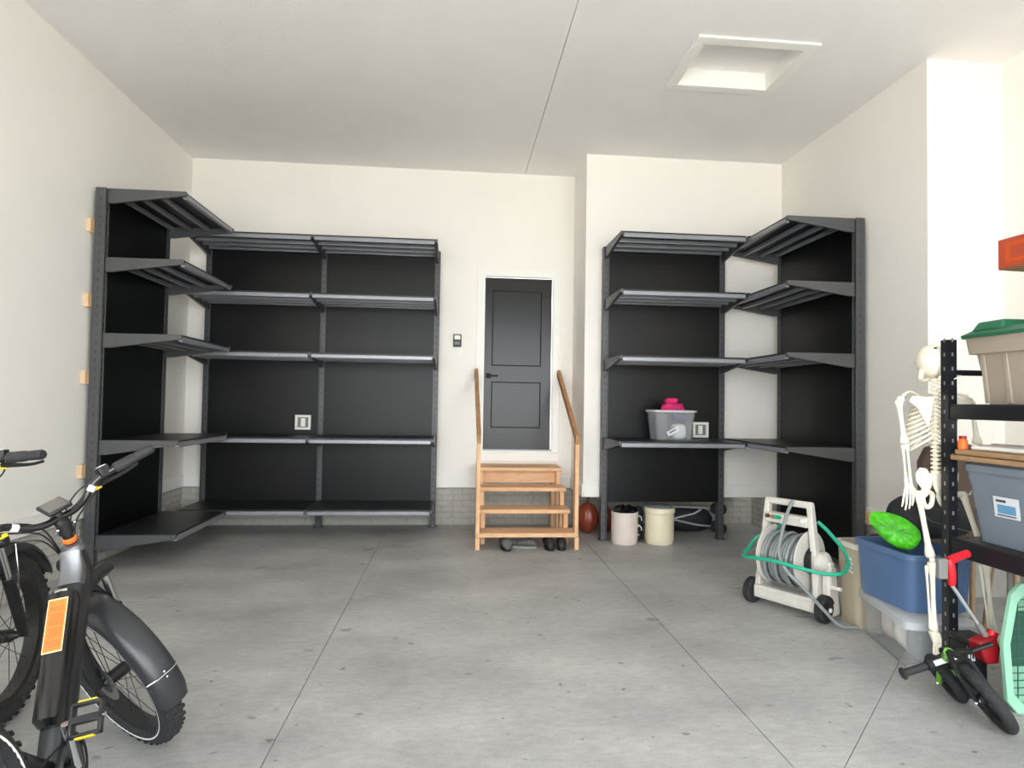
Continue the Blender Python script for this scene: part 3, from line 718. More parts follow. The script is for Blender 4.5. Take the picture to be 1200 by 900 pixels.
# ------------------------------------------------------------------ totes on the floor at the right
cl = thing('storage_tote', 'low clear plastic tote on the floor under the blue tote', 'tote', (2.765, 3.525, 0), math.radians(-13.5))
open_tote(cl, 'tub', (-0.165, 0.165, -0.285, 0.285), (-0.185, 0.185, -0.315, 0.315), 0.0, 0.262, M_CLEAR, rim=(0.016, 0.03), rimm=M_CLEARR)
lidc = MB().loft([rrect(-0.203, 0.203, -0.333, 0.333, 0.262, 0.05), rrect(-0.203, 0.203, -0.333, 0.333, 0.272, 0.05), rrect(-0.18, 0.18, -0.31, 0.31, 0.284, 0.04)]).build('lid', M_CLEARR, cl)
for i, (x, y, rx, ry, rz_, m, lb) in enumerate(((0.0, 0.175, 0.115, 0.075, 0.105, M_PINKISH, 'pale pink cloth inside the far end of the floor tote'), (0.0, 0.005, 0.115, 0.070, 0.11, M_WHITEP, 'white cloth in the middle of the floor tote'), (0.0, -0.165, 0.115, 0.075, 0.10, M_GREYHOSE, 'grey green cloth in the near end of the floor tote'))):
    a = math.radians(-13.5)
    cloth('folded_clothing', lb, (2.765 + x * math.cos(a) - y * math.sin(a), 3.525 + x * math.sin(a) + y * math.cos(a), rz_ * 1.03 + 0.01), (rx, ry, rz_), m, 20 + i, amp=0.14)
bt_ = thing('storage_tote', 'open blue plastic tote stacked on the clear tote', 'tote', (2.79, 3.585, 0.286))
open_tote(bt_, 'tub', (-0.185, 0.185, -0.235, 0.235), (-0.205, 0.205, -0.255, 0.255), 0.0, 0.33, M_BLUE, r=0.06, rim=(0.015, 0.03))
bb = thing('storage_bin', 'tall tan plastic bin behind the blue tote', 'bin', (2.86, 4.005, 0))
open_tote(bb, 'tub', (-0.20, 0.18, -0.10, 0.10), (-0.21, 0.19, -0.115, 0.125), 0.0, 0.545, M_BEIGEB, r=0.04, rim=(0.014, 0.03), rimm=M_BEIGEP)
for z, w_ in ((0.44, 0.03), (0.415, 0.045), (0.385, 0.025), (0.36, 0.05)):
    o = MB().box(-0.002, 0.0005, -w_ / 2, w_ / 2, -0.007, 0.007).build('printed_mark', M_LABEL, bb, smooth=False); o.location = (-0.201 - 0.01 * z / 0.545, -0.04, z); o.rotation_euler = (0.3, 0.07, 0)
# black duffel in the blue tote
df = thing('duffel_bag', 'black rounded bag with olive piping heaped in the blue tote', 'bag', (2.965, 3.66, 0.745))
rings = []
for i in range(11):
    t = -1 + 2 * i / 10; q = math.sqrt(max(0.0, 1 - abs(t) ** 3.0))
    rings.append([(0.275 * t + 0.0, 0.14 * max(q, 0.1) * math.cos(a), 0.0 + (0.185 if math.sin(a) > 0 else 0.10) * max(q, 0.1) * math.sin(a) * (1 + 0.04 * math.sin(5 * t))) for a in [2 * PI * k / 22 for k in range(22)]])
MB().loft(rings).build('body', M_BAG, df, angle=60)
for pts in ([(-0.13, -0.085, 0.135), (-0.13, -0.125, 0.07), (-0.10, -0.14, 0.03)], [(-0.10, -0.145, 0.03), (0.02, -0.147, 0.0), (0.14, -0.135, -0.03), (0.2, -0.10, -0.04)], [(0.0, -0.142, 0.045), (0.1, -0.115, 0.10)]):
    MB().tube(bez(pts, 5), 0.0035, 6).build('piping', M_PIPING, df)
MB().tube(bez([(-0.12, -0.05, 0.165), (-0.05, -0.07, 0.20), (0.05, -0.07, 0.20), (0.12, -0.05, 0.165)], 6), 0.01, 8).build('handle', M_BAG, df)
# lime green crinkled pad leaning out of the tote
lm = MB(); rings = []
for i in range(6):
    q = (0.05, 0.55, 0.86, 1.0, 0.97, 0.90)[i]; z = (0.022, 0.020, 0.014, 0.0, -0.014, -0.02)[i]
    rings.append([(0.145 * q * math.cos(a) * (1 - 0.12 * math.cos(a)), 0.088 * q * math.sin(a) * (1 + 0.12 * math.cos(a)), z + 0.006 * math.sin(a * 6 + i)) for a in [2 * PI * k / 32 for k in range(32)]])
o = lm.loft(rings).build('crinkled_pad', M_LIME, angle=60); tag(o, 'bright lime green crinkled oval pad leaning out of the blue tote', 'pad')
nrm = Vector((-0.55, -0.80, 0.25)).normalized(); xa = Vector((0.74, -0.40, -0.55)); xa = (xa - nrm * xa.dot(nrm)).normalized(); ya = nrm.cross(xa)
o.matrix_world = Matrix(((xa.x, ya.x, nrm.x, 2.665), (xa.y, ya.y, nrm.y, 3.545), (xa.z, ya.z, nrm.z, 0.715), (0, 0, 0, 1)))
# brown chair back behind the skeleton
ch = thing('padded_chair', 'brown padded chair with rounded back behind the skeleton', 'chair', (3.33, 4.07, 0))
MB().loft([[(x, -0.22 + y, z) for x, z in rr] for y, rr in ((0.0, [(-0.22, 0.50), (0.22, 0.50), (0.24, 1.10), (0.19, 1.20), (0.0, 1.245), (-0.19, 1.20), (-0.24, 1.10)]), (0.09, [(-0.22, 0.50), (0.22, 0.50), (0.24, 1.10), (0.19, 1.20), (0.0, 1.245), (-0.19, 1.20), (-0.24, 1.10)]))]).build('backrest', M_BROWN, ch, bevel=0.03, seg=3)
MB().box(-0.25, 0.25, -0.14, 0.34, 0.42, 0.52).build('seat', M_BROWN, ch, bevel=0.03, seg=3)
for sx in (-0.21, 0.21):
    for sy in (-0.09, 0.30): MB().cyl((sx, sy, 0), (sx, sy, 0.42), 0.016, 0.02, n=10).build('leg', M_TAN, ch)

# ------------------------------------------------------------------ black boltless rack
rk = thing('storage_rack', 'black boltless steel rack standing at the right edge', 'rack', (0, 0, 0))
RX0, RX1, RY0, RY1, RT = 2.592, 3.20, 1.87, 3.112, 1.82
def lpost(x, y, sx, sy):
    f = 0.05
    p = MB()
    p.box(x, x + sx * f, y, y + sy * f, 0, RT)
    o = p.build('post', M_RACK, rk, smooth=False)
    s = MB(); z = 0.06
    while z < RT:
        s.box(x - sx * 0.0008, x + sx * 0.002, y + sy * 0.020, y + sy * 0.030, z, z + 0.02)
        s.box(x + sx * 0.020, x + sx * 0.030, y + sy * 0.0485, y + sy * 0.0508, z, z + 0.02); z += 0.076
    s.build('slot_row', M_STEELD if sx * sy > 0 else M_GREYP, o, smooth=False, kind='stuff')
for x, y, sx, sy in ((RX0, RY1, 1, -1), (RX1, RY1, -1, -1), (RX0, RY0, 1, 1), (RX1, RY0, -1, 1)): lpost(x, y, sx, sy)
for z0, z1 in ((0.69, 0.778), (1.40, 1.472)):
    for x in (RX0 + 0.006, RX1 - 0.03): MB().box(x, x + 0.024, RY0 + 0.051, RY1 - 0.051, z0, z1).build('beam', M_RACK, rk, bevel=0.004)
    for y in (RY0 + 0.006, RY1 - 0.03): MB().box(RX0 + 0.051, RX1 - 0.051, y, y + 0.022, z0, z1 - 0.003).build('beam', M_RACK, rk, bevel=0.004)
    MB().box(RX0 + 0.008, RX1 - 0.008, RY0 + 0.051, RY1 - 0.051, z1, z1 + 0.006).build('shelf_board', M_MATTEB, rk, smooth=False)
for y in (RY0 + 0.006, RY1 - 0.022): MB().box(RX0 + 0.05, RX1 - 0.05, y, y + 0.016, 1.632, 1.662).build('brace', M_RACK, rk, bevel=0.003)

# taupe tote with green lid on the upper shelf
gt = thing('lidded_tote', 'taupe tote with a dark green lid on the upper rack shelf', 'tote', (2.86, 2.72, 1.479))
open_tote(gt, 'tub', (-0.165, 0.165, -0.215, 0.215), (-0.215, 0.215, -0.262, 0.262), 0.0, 0.34, M_TAUPE, r=0.03)
rr = MB().loft([rrect(-0.226, 0.226, -0.273, 0.273, 0.255, 0.03), rrect(-0.236, 0.236, -0.283, 0.283, 0.34, 0.03), rrect(-0.20, 0.20, -0.25, 0.25, 0.341, 0.03)]).build('collar', M_TAUPE, gt)
for y in (-0.2, -0.07, 0.07, 0.2): MB().taper((-0.178, -0.16, y - 0.012, y + 0.012), (-0.205, -0.18, y - 0.012, y + 0.012), 0.005, 0.255).build('rib', M_TAUPE, gt, bevel=0.003)
ld = MB().loft([rrect(-0.255, 0.255, -0.300, 0.300, 0.337, 0.05), rrect(-0.258, 0.258, -0.303, 0.303, 0.352, 0.05), rrect(-0.225, 0.225, -0.27, 0.27, 0.375, 0.05), rrect(-0.215, 0.215, -0.26, 0.26, 0.378, 0.05)]).build('lid', M_GREEN, gt)
for y in (-0.14, 0.15): MB().taper((-0.235, -0.02, y - 0.10, y + 0.085), (-0.21, -0.04, y - 0.085, y + 0.065), 0.37, 0.418).build('lid_boss', M_GREEN, ld, bevel=0.01)
# boxes piled on the lid, mostly out of frame
cbx = thing('cardboard_box', 'plain brown cardboard box on the green lidded tote', 'box', (2.94, 2.555, 1.898))
MB().box(-0.15, 0.15, -0.12, 0.12, 0.0, 0.255).build('carton', M_CARD, cbx, smooth=False)
MB().box(-0.151, 0.151, -0.025, 0.025, 0.2545, 0.2555).build('tape', M_TAN, cbx, smooth=False)
rb = thing('red_box', 'flat red orange box high above the green lidded tote', 'box', (2.895, 2.70, 2.155), 0.06)
MB().box(-0.175, 0.175, -0.24, 0.19, 0.0, 0.15).build('carton', M_REDBOX, rb, bevel=0.004)
MB().box(-0.1765, -0.1745, -0.20, 0.15, 0.025, 0.125).build('side_print', M_ORANGEL, rb, smooth=False)
MB().box(-0.1775, -0.1755, -0.02, 0.12, 0.045, 0.105).build('print_panel', M_REDBOX, rb, smooth=False)
MB().box(-0.172, 0.172, -0.237, 0.187, -0.002, 0.0).build('underside', M_CARD, rb, smooth=False)
tag(MB().tube(bez([(2.76, 2.80, 2.313), (2.80, 2.84, 2.345), (2.88, 2.80, 2.322), (2.95, 2.70, 2.345), (3.02, 2.65, 2.312)], 6), 0.007, 6).build('white_cord', M_WIRE), 'thin white cord lying on the red box', 'cord')
# blue grey tote on the lower shelf with boards on top
gg = thing('lidded_tote', 'blue grey tote on the lower rack shelf under brown boards', 'tote', (2.865, 2.69, 0.785))
open_tote(gg, 'tub', (-0.185, 0.185, -0.315, 0.285), (-0.225, 0.225, -0.345, 0.335), 0.0, 0.355, M_GREYT, r=0.04)
MB().loft([rrect(-0.235, 0.235, -0.355, 0.345, 0.352, 0.05), rrect(-0.235, 0.235, -0.355, 0.345, 0.385, 0.05), rrect(-0.215, 0.215, -0.335, 0.325, 0.402, 0.04)]).build('lid', M_GREYT, gg)
lb = MB().box(-0.002, 0.0, -0.07, 0.07, -0.05, 0.05).build('paper_label', M_LABEL, gg, smooth=False); lb.location = (-0.212, 0.09, 0.195); lb.rotation_euler = (0, -0.11, 0)
q = MB().box(-0.0028, -0.0018, -0.05, 0.05, -0.03, 0.012).build('label_picture', M_SKYINK, lb, smooth=False)
q = MB().box(-0.0028, -0.0018, -0.05, 0.055, -0.042, -0.036).box(-0.0028, -0.0018, 0.0, 0.055, 0.024, 0.036).build('label_text', M_INK, lb, smooth=False)
for i, (z, dx, dy, rz_) in enumerate(((1.188, 0.0, 0.0, 0.0), (1.217, 0.012, -0.015, 0.025))):
    o = MB().box(2.60, 2.90, 2.10, 3.06, 0, 0.026).build('wood_plank', M_PLY, bevel=0.003); o.location = (dx, dy, z)
    tag(o, ('lower brown board resting on the blue grey tote lid', 'upper brown board lying beneath the white rods')[i], 'board', 'boards on the blue grey tote')
tz = 1.2435
for i, (p0, p1, r_, m, lb_) in enumerate((((2.655, 2.97, tz + 0.013), (2.675, 2.45, tz + 0.013), 0.012, M_WHITEP, 'bright white rod nearest the rack beam on the boards'), ((2.72, 3.00, tz + 0.015), (2.76, 2.40, tz + 0.015), 0.014, M_PINKISH, 'pale pinkish rod lying behind the white rod'), ((2.81, 3.02, tz + 0.017), (2.85, 2.40, tz + 0.017), 0.016, M_PINKISH, 'thicker pale rod furthest back on the boards'))):
    o = MB().cyl(p0, p1, r_, n=12); o.cyl(Vector(p0) + Vector((0, 0.004, 0)), Vector(p0) - Vector((0, 0.03, 0)), r_ * 1.0, n=12)
    tag(o.build('plastic_rod', m), lb_, 'rod', 'rods on the boards')
oc = thing('orange_bottle', 'small orange plastic pot at the end of the boards', 'bottle', (2.632, 3.015, tz))
MB().lathe([(0.018, 0), (0.022, 0.005), (0.022, 0.045), (0.016, 0.055)], n=16).build('body', M_ORANGE, oc)
MB().lathe([(0.017, 0.055), (0.017, 0.07), (0.001, 0.071)], n=16).build('cap', M_REDD, oc)

# ------------------------------------------------------------------ hanging plastic skeleton, seen from behind
sk = thing('skeleton', 'life size white plastic skeleton hung on the rack post', 'skeleton', (0, 0, 0))
SYc = 3.185; CX = 2.618
def bone(name, p0, p1, r, k0=1.7, k1=1.7, parent=sk, n=10):
    p0, p1 = Vector(p0), Vector(p1); ts = (0, 0.03, 0.10, 0.2, 0.5, 0.8, 0.9, 0.97, 1); ks = (k0 * 0.7, k0, k0 * 0.9, 1.1, 0.9, 1.1, k1 * 0.9, k1, k1 * 0.7)
    return MB().tube([p0.lerp(p1, t) for t in ts], [r * q for q in ks], n).build(name, M_BONE, parent, angle=60)
# skull
rings = []
for i in range(13):
    t = -PI / 2 + PI * (i + 0.05) / 12.1; z = 1.715 + 0.092 * math.sin(t)
    taper = 0.80 + 0.20 * (1 if math.sin(t) > -0.2 else 1 + (math.sin(t) + 0.2) * 0.7)
    rings.append([(CX + 0.002 + 0.072 * math.cos(t) * taper * math.cos(a), SYc + 0.02 + 0.092 * math.cos(t) * taper * math.sin(a), z) for a in [2 * PI * k / 24 for k in range(24)]])
skull = MB().loft(rings).build('skull', M_BONE, sk, angle=60)
MB().tube(bez([(CX - 0.060, SYc + 0.02, 1.665), (CX - 0.052, SYc + 0.04, 1.625), (CX - 0.012, SYc + 0.085, 1.612), (CX + 0.028, SYc + 0.04, 1.625), (CX + 0.036, SYc + 0.02, 1.665)], 5), 0.014, 8).build('jaw', M_BONE, skull)
for sx in (-0.024, 0.028): MB().ell((CX + sx, SYc + 0.096, 1.712), (0.015, 0.012, 0.015), 12, 8).build('eye_socket', M_STEELD, skull)
MB().box(CX - 0.03, CX - 0.020, SYc - 0.042, SYc - 0.030, 1.778, 1.786).build('hook_slot', M_STEELD, skull)
# spine: one vertebra after another
vert = MB().lathe([(0.012, -0.008), (0.019, -0.006), (0.019, 0.006), (0.012, 0.008)], n=12).box(-0.033, 0.033, -0.016, -0.006, -0.004, 0.004).box(-0.004, 0.004, -0.032, -0.01, -0.006, 0.004)
v0 = None; z = 1.605
while z > 1.10:
    if v0 is None: v0 = vert.build('vertebra', M_BONE, sk); v0.location = (CX, SYc, z)
    else: inst(v0, sk, (CX, SYc + (0.0 if z > 1.35 else 0.0), z), (0, 0, 0), (1, 1, 1))
    z -= 0.0225
MB().cyl((CX, SYc, 1.62), (CX, SYc, 1.08), 0.011, n=10).build('spinal_rod', M_BONE, sk)
# ribs
for i in range(10):
    z = 1.525 - i * 0.0235; w_ = (0.075, 0.098, 0.112, 0.122, 0.129, 0.133, 0.135, 0.134, 0.128, 0.118)[i]; dp = 0.10 if i < 8 else 0.08
    dr = 0.045 + 0.004 * i
    for sg in (-1, 1):
        MB().tube(bez([(CX + sg * 0.012, SYc - 0.005, z), (CX + sg * w_ * 0.5, SYc - 0.034, z - dr * 0.30), (CX + sg * w_ * 0.93, SYc + 0.0, z - dr * 0.85), (CX + sg * w_, SYc + dp * 0.5, z - dr * 1.15), (CX + sg * w_ * 0.62, SYc + dp, z - dr * 0.95), (CX + sg * 0.012, SYc + dp + 0.01, z - dr * 0.5)], 4), 0.0062, 6).build('rib', M_BONE, sk)
MB().box(CX - 0.02, CX + 0.02, SYc + 0.104, SYc + 0.118, 1.34, 1.52).build('sternum', M_BONE, sk, bevel=0.005)
for sg in (-1, 1):
    MB().prism([(CX + sg * 0.040, 1.515), (CX + sg * 0.165, 1.520), (CX + sg * 0.185, 1.49), (CX + sg * 0.135, 1.455), (CX + sg * 0.085, 1.365), (CX + sg * 0.068, 1.37)], 'y', SYc - 0.048, SYc - 0.038).build('scapula', M_BONE, sk, bevel=0.004)
    MB().tube(bez([(CX + sg * 0.02, SYc + 0.10, 1.525), (CX + sg * 0.10, SYc + 0.06, 1.545), (CX + sg * 0.19, SYc - 0.01, 1.525)], 5), 0.0075, 8).build('clavicle', M_BONE, sk)
    ax_ = CX + sg * 0.213
    hx = 0.03 if sg < 0 else 0.03
    sh = (ax_, SYc, 1.497); el = (ax_ + 0.028, SYc - 0.01, 1.262); wr_ = (ax_ + 0.043, SYc - 0.02, 1.046)
    bone('humerus', sh, el, 0.0125, 1.8, 2.0)
    MB().ell((sh[0] + -sg * 0.012, sh[1], sh[2] + 0.002), (0.022, 0.02, 0.02), 12, 8).build('shoulder_joint', M_BONE, sk)
    bone('radius', (el[0] - 0.012, el[1], el[2] - 0.006), (wr_[0] - 0.014, wr_[1], wr_[2]), 0.007, 1.6, 1.7)
    bone('ulna', (el[0] + 0.012, el[1], el[2] - 0.002), (wr_[0] + 0.012, wr_[1], wr_[2]), 0.007, 1.9, 1.4)
    hand = MB().box(wr_[0] - 0.024, wr_[0] + 0.024, wr_[1] - 0.009, wr_[1] + 0.009, wr_[2] - 0.03, wr_[2] + 0.002).build('hand', M_BONE, sk, bevel=0.007)
    for k_, (dx, ln) in enumerate(((-0.022, 0.100), (-0.008, 0.118), (0.008, 0.112), (0.021, 0.095))):
        x0_ = wr_[0] + dx; zz = wr_[2] - 0.025
        MB().tube([(x0_, wr_[1], zz), (x0_ + dx * 0.25, wr_[1] + 0.001, zz - ln * 0.42), (x0_ + dx * 0.35, wr_[1] + 0.004, zz - ln * 0.72), (x0_ + dx * 0.38, wr_[1] + 0.012, zz - ln)], [0.0052, 0.006, 0.0055, 0.0035], 7).build('finger', M_BONE, hand)
    tx = 0.026 * -sg
    MB().tube([(wr_[0] + tx * 0.8, wr_[1] + 0.004, wr_[2] - 0.012), (wr_[0] + tx * 1.7, wr_[1] + 0.012, wr_[2] - 0.038), (wr_[0] + tx * 2.3, wr_[1] + 0.018, wr_[2] - 0.062)], [0.006, 0.0062, 0.004], 7).build('thumb', M_BONE, hand)
# pelvis
PZc = 1.0
pel = MB().prism([(CX - 0.045, 1.105), (CX + 0.045, 1.105), (CX + 0.028, 1.04), (CX, 0.985), (CX - 0.028, 1.04)], 'y', SYc - 0.03, SYc - 0.005).build('sacrum', M_BONE, sk, bevel=0.008)
for sg in (-1, 1):
    rings = []
    ol = [(0.030, 1.075), (0.062, 1.128), (0.100, 1.133), (0.125, 1.10), (0.122, 1.06), (0.090, 1.02), (0.075, 0.99), (0.05, 1.0), (0.035, 1.03)]
    MB().prism([(CX + sg * a, b_) for a, b_ in ol], 'y', SYc - 0.022, SYc - 0.004).build('hip_bone', M_BONE, sk, bevel=0.007)
    MB().tube(bez([(CX + sg * 0.075, SYc - 0.012, 1.0), (CX + sg * 0.082, SYc - 0.012, 0.955), (CX + sg * 0.060, SYc - 0.012, 0.918), (CX + sg * 0.030, SYc - 0.008, 0.935), (CX + sg * 0.018, SYc, 0.985), (CX + sg * 0.05, SYc - 0.008, 1.0)], 5, closed=True), 0.0125, 8, closed=True).build('ischium', M_BONE, sk)
for sg, hip, troch, kn, an, toe in ((-1, (CX - 0.078, SYc - 0.015, 0.995), (CX - 0.118, SYc - 0.02, 0.992), (2.560, 3.150, 0.640), (2.572, 3.140, 0.262), (2.575, 3.118, 0.13)), (1, (CX + 0.078, SYc - 0.015, 0.995), (CX + 0.150, SYc - 0.01, 0.985), (2.873, 3.150, 0.640), (2.908, 3.140, 0.262), (2.915, 3.118, 0.13))):
    MB().ell(hip, (0.023, 0.02, 0.023), 14, 9).build('hip_joint', M_BONE, sk)
    MB().tube([hip, Vector(hip).lerp(Vector(troch), 0.6), troch], [0.014, 0.014, 0.02], 10).build('femur_neck', M_BONE, sk)
    tv = Vector(troch); bone('femur', tv + Vector((0, 0, 0.015)), (kn[0], kn[1], kn[2] + 0.014), 0.0145, 1.5, 1.75)
    MB().ell((kn[0], kn[1] - 0.012, kn[2] + 0.004), (0.016, 0.012, 0.017), 10, 8).build('patella', M_BONE, sk)
    bone('tibia', (kn[0] + 0.008, kn[1], kn[2] - 0.010), an, 0.0125, 2.0, 1.6)
    bone('fibula', (kn[0] - 0.022, kn[1] + 0.004, kn[2] - 0.03), (an[0] - 0.020, an[1], an[2] + 0.012), 0.006, 1.5, 1.6)
    foot = MB().loft([[(an[0] - 0.024, an[1] - 0.014, an[2]), (an[0] + 0.024, an[1] - 0.014, an[2]), (an[0] + 0.024, an[1] + 0.02, an[2]), (an[0] - 0.024, an[1] + 0.02, an[2])],
                      [(toe[0] - 0.026, toe[1] - 0.009, an[2] - 0.05), (toe[0] + 0.026, toe[1] - 0.009, an[2] - 0.05), (toe[0] + 0.026, toe[1] + 0.012, an[2] - 0.05), (toe[0] - 0.026, toe[1] + 0.012, an[2] - 0.05)]]).build('foot', M_BONE, sk, bevel=0.006)
    for k_, dx in enumerate((-0.024, -0.012, 0.0, 0.012, 0.025)):
        ln = (0.075, 0.083, 0.085, 0.083, 0.078)[k_]
        MB().tube([(toe[0] + dx * 0.9, toe[1], an[2] - 0.045), (toe[0] + dx * 1.1, toe[1] - 0.003, an[2] - 0.045 - ln * 0.6), (toe[0] + dx * 1.1, toe[1] - 0.004, an[2] - 0.045 - ln)], [0.0062, 0.0065, 0.0045], 7).build('toe', M_BONE, foot)
tag(MB().tube(bez([(2.585, 3.15, 1.555), (2.60, 3.12, 1.585), (2.605, 3.085, 1.60), (2.655, 3.05, 1.625), (2.665, 3.10, 1.632)], 6), 0.0035, 6).build('cable_tie', M_WHITEP), 'thin white tie holding the skeleton to the rack post', 'tie')
# a stool behind the rack, its tan legs showing below the lower shelf
sl = thing('stool', 'tan wooden stool with thin legs behind the rack', 'stool', (3.42, 3.52, 0))
MB().lathe([(0.001, 0.56), (0.16, 0.56), (0.165, 0.575), (0.16, 0.59), (0.001, 0.592)], n=28).build('seat', M_TAN, sl)
for a in (45, 135, 225, 315):
    ca, sa = math.cos(math.radians(a)), math.sin(math.radians(a)); MB().cyl((0.17 * ca, 0.17 * sa, 0), (0.11 * ca, 0.11 * sa, 0.56), 0.012, 0.016, n=10).build('leg', M_TAN, sl)

# ------------------------------------------------------------------ things on the floor by the rack
bk = thing('black_case', 'black plastic case with a white label at the rack foot', 'case', (2.632, 2.992, 0))
MB().box(-0.052, 0.062, -0.055, 0.055, 0, 0.27).build('body', M_BLACKP, bk, bevel=0.008)
MB().box(-0.055, 0.065, -0.058, 0.058, 0.27, 0.305).build('lid', M_BLACKP, bk, bevel=0.008)
lb = MB().box(-0.044, -0.008, -0.0565, -0.0545, 0.19, 0.255).build('paper_label', M_LABEL, bk, smooth=False)
MB().box(-0.036, -0.030, -0.0575, -0.056, 0.20, 0.245).box(-0.024, -0.016, -0.0575, -0.056, 0.20, 0.222).box(-0.024, -0.016, -0.0575, -0.056, 0.232, 0.245).build('label_print', M_INK, lb, smooth=False)

rt_ = thing('yard_tool', 'red handled tool with a silver shaft leaning on the rack post', 'tool', (0, 0, 0))
hA, hB, hC, hD, hE = Vector((2.556, 2.90, 0.735)), Vector((2.445, 2.89, 0.70)), Vector((2.462, 2.89, 0.582)), Vector((2.628, 2.885, 0.345)), Vector((2.645, 2.885, 0.318))
MB().tube(bez([hA, hA.lerp(hB, 0.5) + Vector((0, 0, 0.004)), hB], 5), [0.019, 0.020, 0.020, 0.019, 0.019, 0.019, 0.020, 0.021, 0.021, 0.021, 0.022], 12).build('handle', M_RED, rt_)
MB().tube(bez([hB + Vector((0, 0, 0.012)), hB.lerp(hC, 0.5) + Vector((0.004, 0, 0)), hC], 5), [0.018, 0.02, 0.022, 0.022, 0.022, 0.022, 0.021, 0.02, 0.019, 0.018, 0.015], 12).build('grip_neck', M_RED, rt_)
MB().box(2.385, 2.432, 2.875, 2.905, 0.615, 0.715).build('trigger_housing', M_GREYP, rt_, bevel=0.006)
MB().cyl(hC, hD, 0.0085, n=12).build('shaft', M_SILV, rt_)
MB().cyl(hC.lerp(hD, 0.8), hE, 0.015, n=12).build('collar', M_GREYP, rt_)
hd_ = MB().loft([[(2.565, 2.920, 0.31), (2.653, 2.920, 0.345), (2.663, 2.855, 0.345), (2.578, 2.855, 0.31)], [(2.583, 2.925, 0.245), (2.680, 2.925, 0.285), (2.685, 2.85, 0.285), (2.593, 2.85, 0.245)], [(2.613, 2.920, 0.205), (2.675, 2.920, 0.205), (2.680, 2.855, 0.205), (2.618, 2.855, 0.205)]]).build('head', M_REDD, rt_, bevel=0.01)
MB().cyl((2.650, 2.89, 0.30), (2.680, 2.89, 0.355), 0.03, 0.024, n=14).build('knob', M_RED, rt_)

pc = thing('pet_carrier', 'mint green plastic carrier with a dark grid door at the right edge', 'carrier', (2.878, 2.80, 0))
ol = [(-0.16, 0.0), (0.16, 0.0), (0.215, 0.06), (0.235, 0.33), (0.19, 0.56), (0.14, 0.61), (-0.14, 0.61), (-0.19, 0.56), (-0.235, 0.33), (-0.215, 0.06)]
def ring2(sc, y): return [(x * sc, y, 0.305 + (z - 0.305) * sc) for x, z in ol]
MB().loft([ring2(1, 0.0), ring2(0.47, 0.130), ring2(0.42, 0.125), ring2(0.93, 0.02)], cap=False).build('shell', M_MINT, pc, bevel=0.004)
b_ = MB(); ra, rb_, rc, rd = ring2(1.02, -0.012), ring2(1.02, 0.012), ring2(0.86, 0.010), ring2(0.86, -0.012)
for q in (ra, rb_, rc, rd): b_.v += [Vector(p) for p in q]
for i in range(4):
    for k_ in range(10):
        l = (k_ + 1) % 10; j = (i + 1) % 4; b_.f.append((i * 10 + k_, i * 10 + l, j * 10 + l, j * 10 + k_))
b_.build('door_frame', M_MINT, pc, bevel=0.003)
MB().prism([(x * 0.45, 0.305 + (z - 0.305) * 0.45) for x, z in ol], 'y', 0.118, 0.124).build('back_wall', M_MINTD, pc, smooth=False)
for z in [0.08 + 0.035 * i for i in range(14)]: MB().box(-0.19, 0.19, -0.004, 0.0, z, z + 0.004).build('grid_wire', M_MINTD, pc, smooth=False)
for x in [-0.16 + 0.04 * i for i in range(9)]: MB().box(x, x + 0.004, -0.006, -0.002, 0.05, 0.56).build('grid_wire', M_MINTD, pc, smooth=False)
MB().tube(bez([(-0.10, 0.0, 0.61), (-0.08, 0.0, 0.645), (0.08, 0.0, 0.645), (0.10, 0.0, 0.61)], 5), 0.012, 8).build('handle', M_MINT, pc)

# child's balance bike tipped over to the left
kb = thing('balance_bike', 'small black and lime balance bike tipped over by the rack', 'bike', (0, 0, 0))
wc = Vector((2.44, 2.675, 0.135)); wn = Vector((-0.74, 0.19, -0.52)).normalized()
def kwheel(c, n_, R, name):
    e = n_.orthogonal().normalized(); g_ = n_.cross(e)
    prof = []
    w_ = MB().lathe([(R + 0.027 * math.cos(a) , 0.027 * math.sin(a)) for a in [2 * PI * k / 12 for k in range(12)]], c, n_, 40, closed=True).build(name, M_RUBBER, kb)
    MB().lathe([(R - 0.018, -0.015), (R - 0.018, 0.015), (R - 0.034, 0.012), (R - 0.034, -0.012)], c, n_, 40, closed=True).build('rim', M_BLACKP, w_)
    for k in range(5):
        a = 2 * PI * k / 5; d_ = e * math.cos(a) + g_ * math.sin(a); MB().tube([c + d_ * 0.02, c + d_ * (R - 0.02)], [0.014, 0.009], 8).build('spoke', M_BLACKP, w_)
    MB().cyl(c - n_ * 0.03, c + n_ * 0.03, 0.026, n=14).build('hub', M_BLACKP, w_)
    MB().cyl(c + n_ * 0.03, c + n_ * 0.052, 0.010, n=8).build('axle_nut', M_CHROME, w_)
    return w_
kwheel(wc, wn, 0.135, 'wheel')
uu = Vector((0.25, 0.955, 0.0)); uu = (uu - wn * uu.dot(wn)).normalized(); vv = wn.cross(uu) if wn.cross(uu).z > 0 else -wn.cross(uu)
wc2 = wc + uu * 0.28 + Vector((-0.035, 0, 0.0)); wc2.z = 0.105
kwheel(wc2, wn, 0.098, 'wheel')
fr1 = wc + vv * 0.20 + uu * 0.08
for sg in (-1, 1): MB().tube([wc + wn * sg * 0.04, wc + vv * 0.17 + wn * sg * 0.036, fr1], [0.011, 0.012, 0.014], 8).build('fork_leg', M_BLACKP, kb)
MB().tube(bez([fr1 + Vector((0, 0, 0.0)), fr1.lerp(wc2, 0.4) + vv * 0.02, wc2 + vv * 0.06], 6), 0.022, 10).build('frame', M_LIMEP, kb)
for sg in (-1, 1): MB().tube([wc2 + vv * 0.09 + uu * -0.05, wc2 + wn * sg * 0.04], 0.013, 8).build('stay', M_LIMEP, kb)
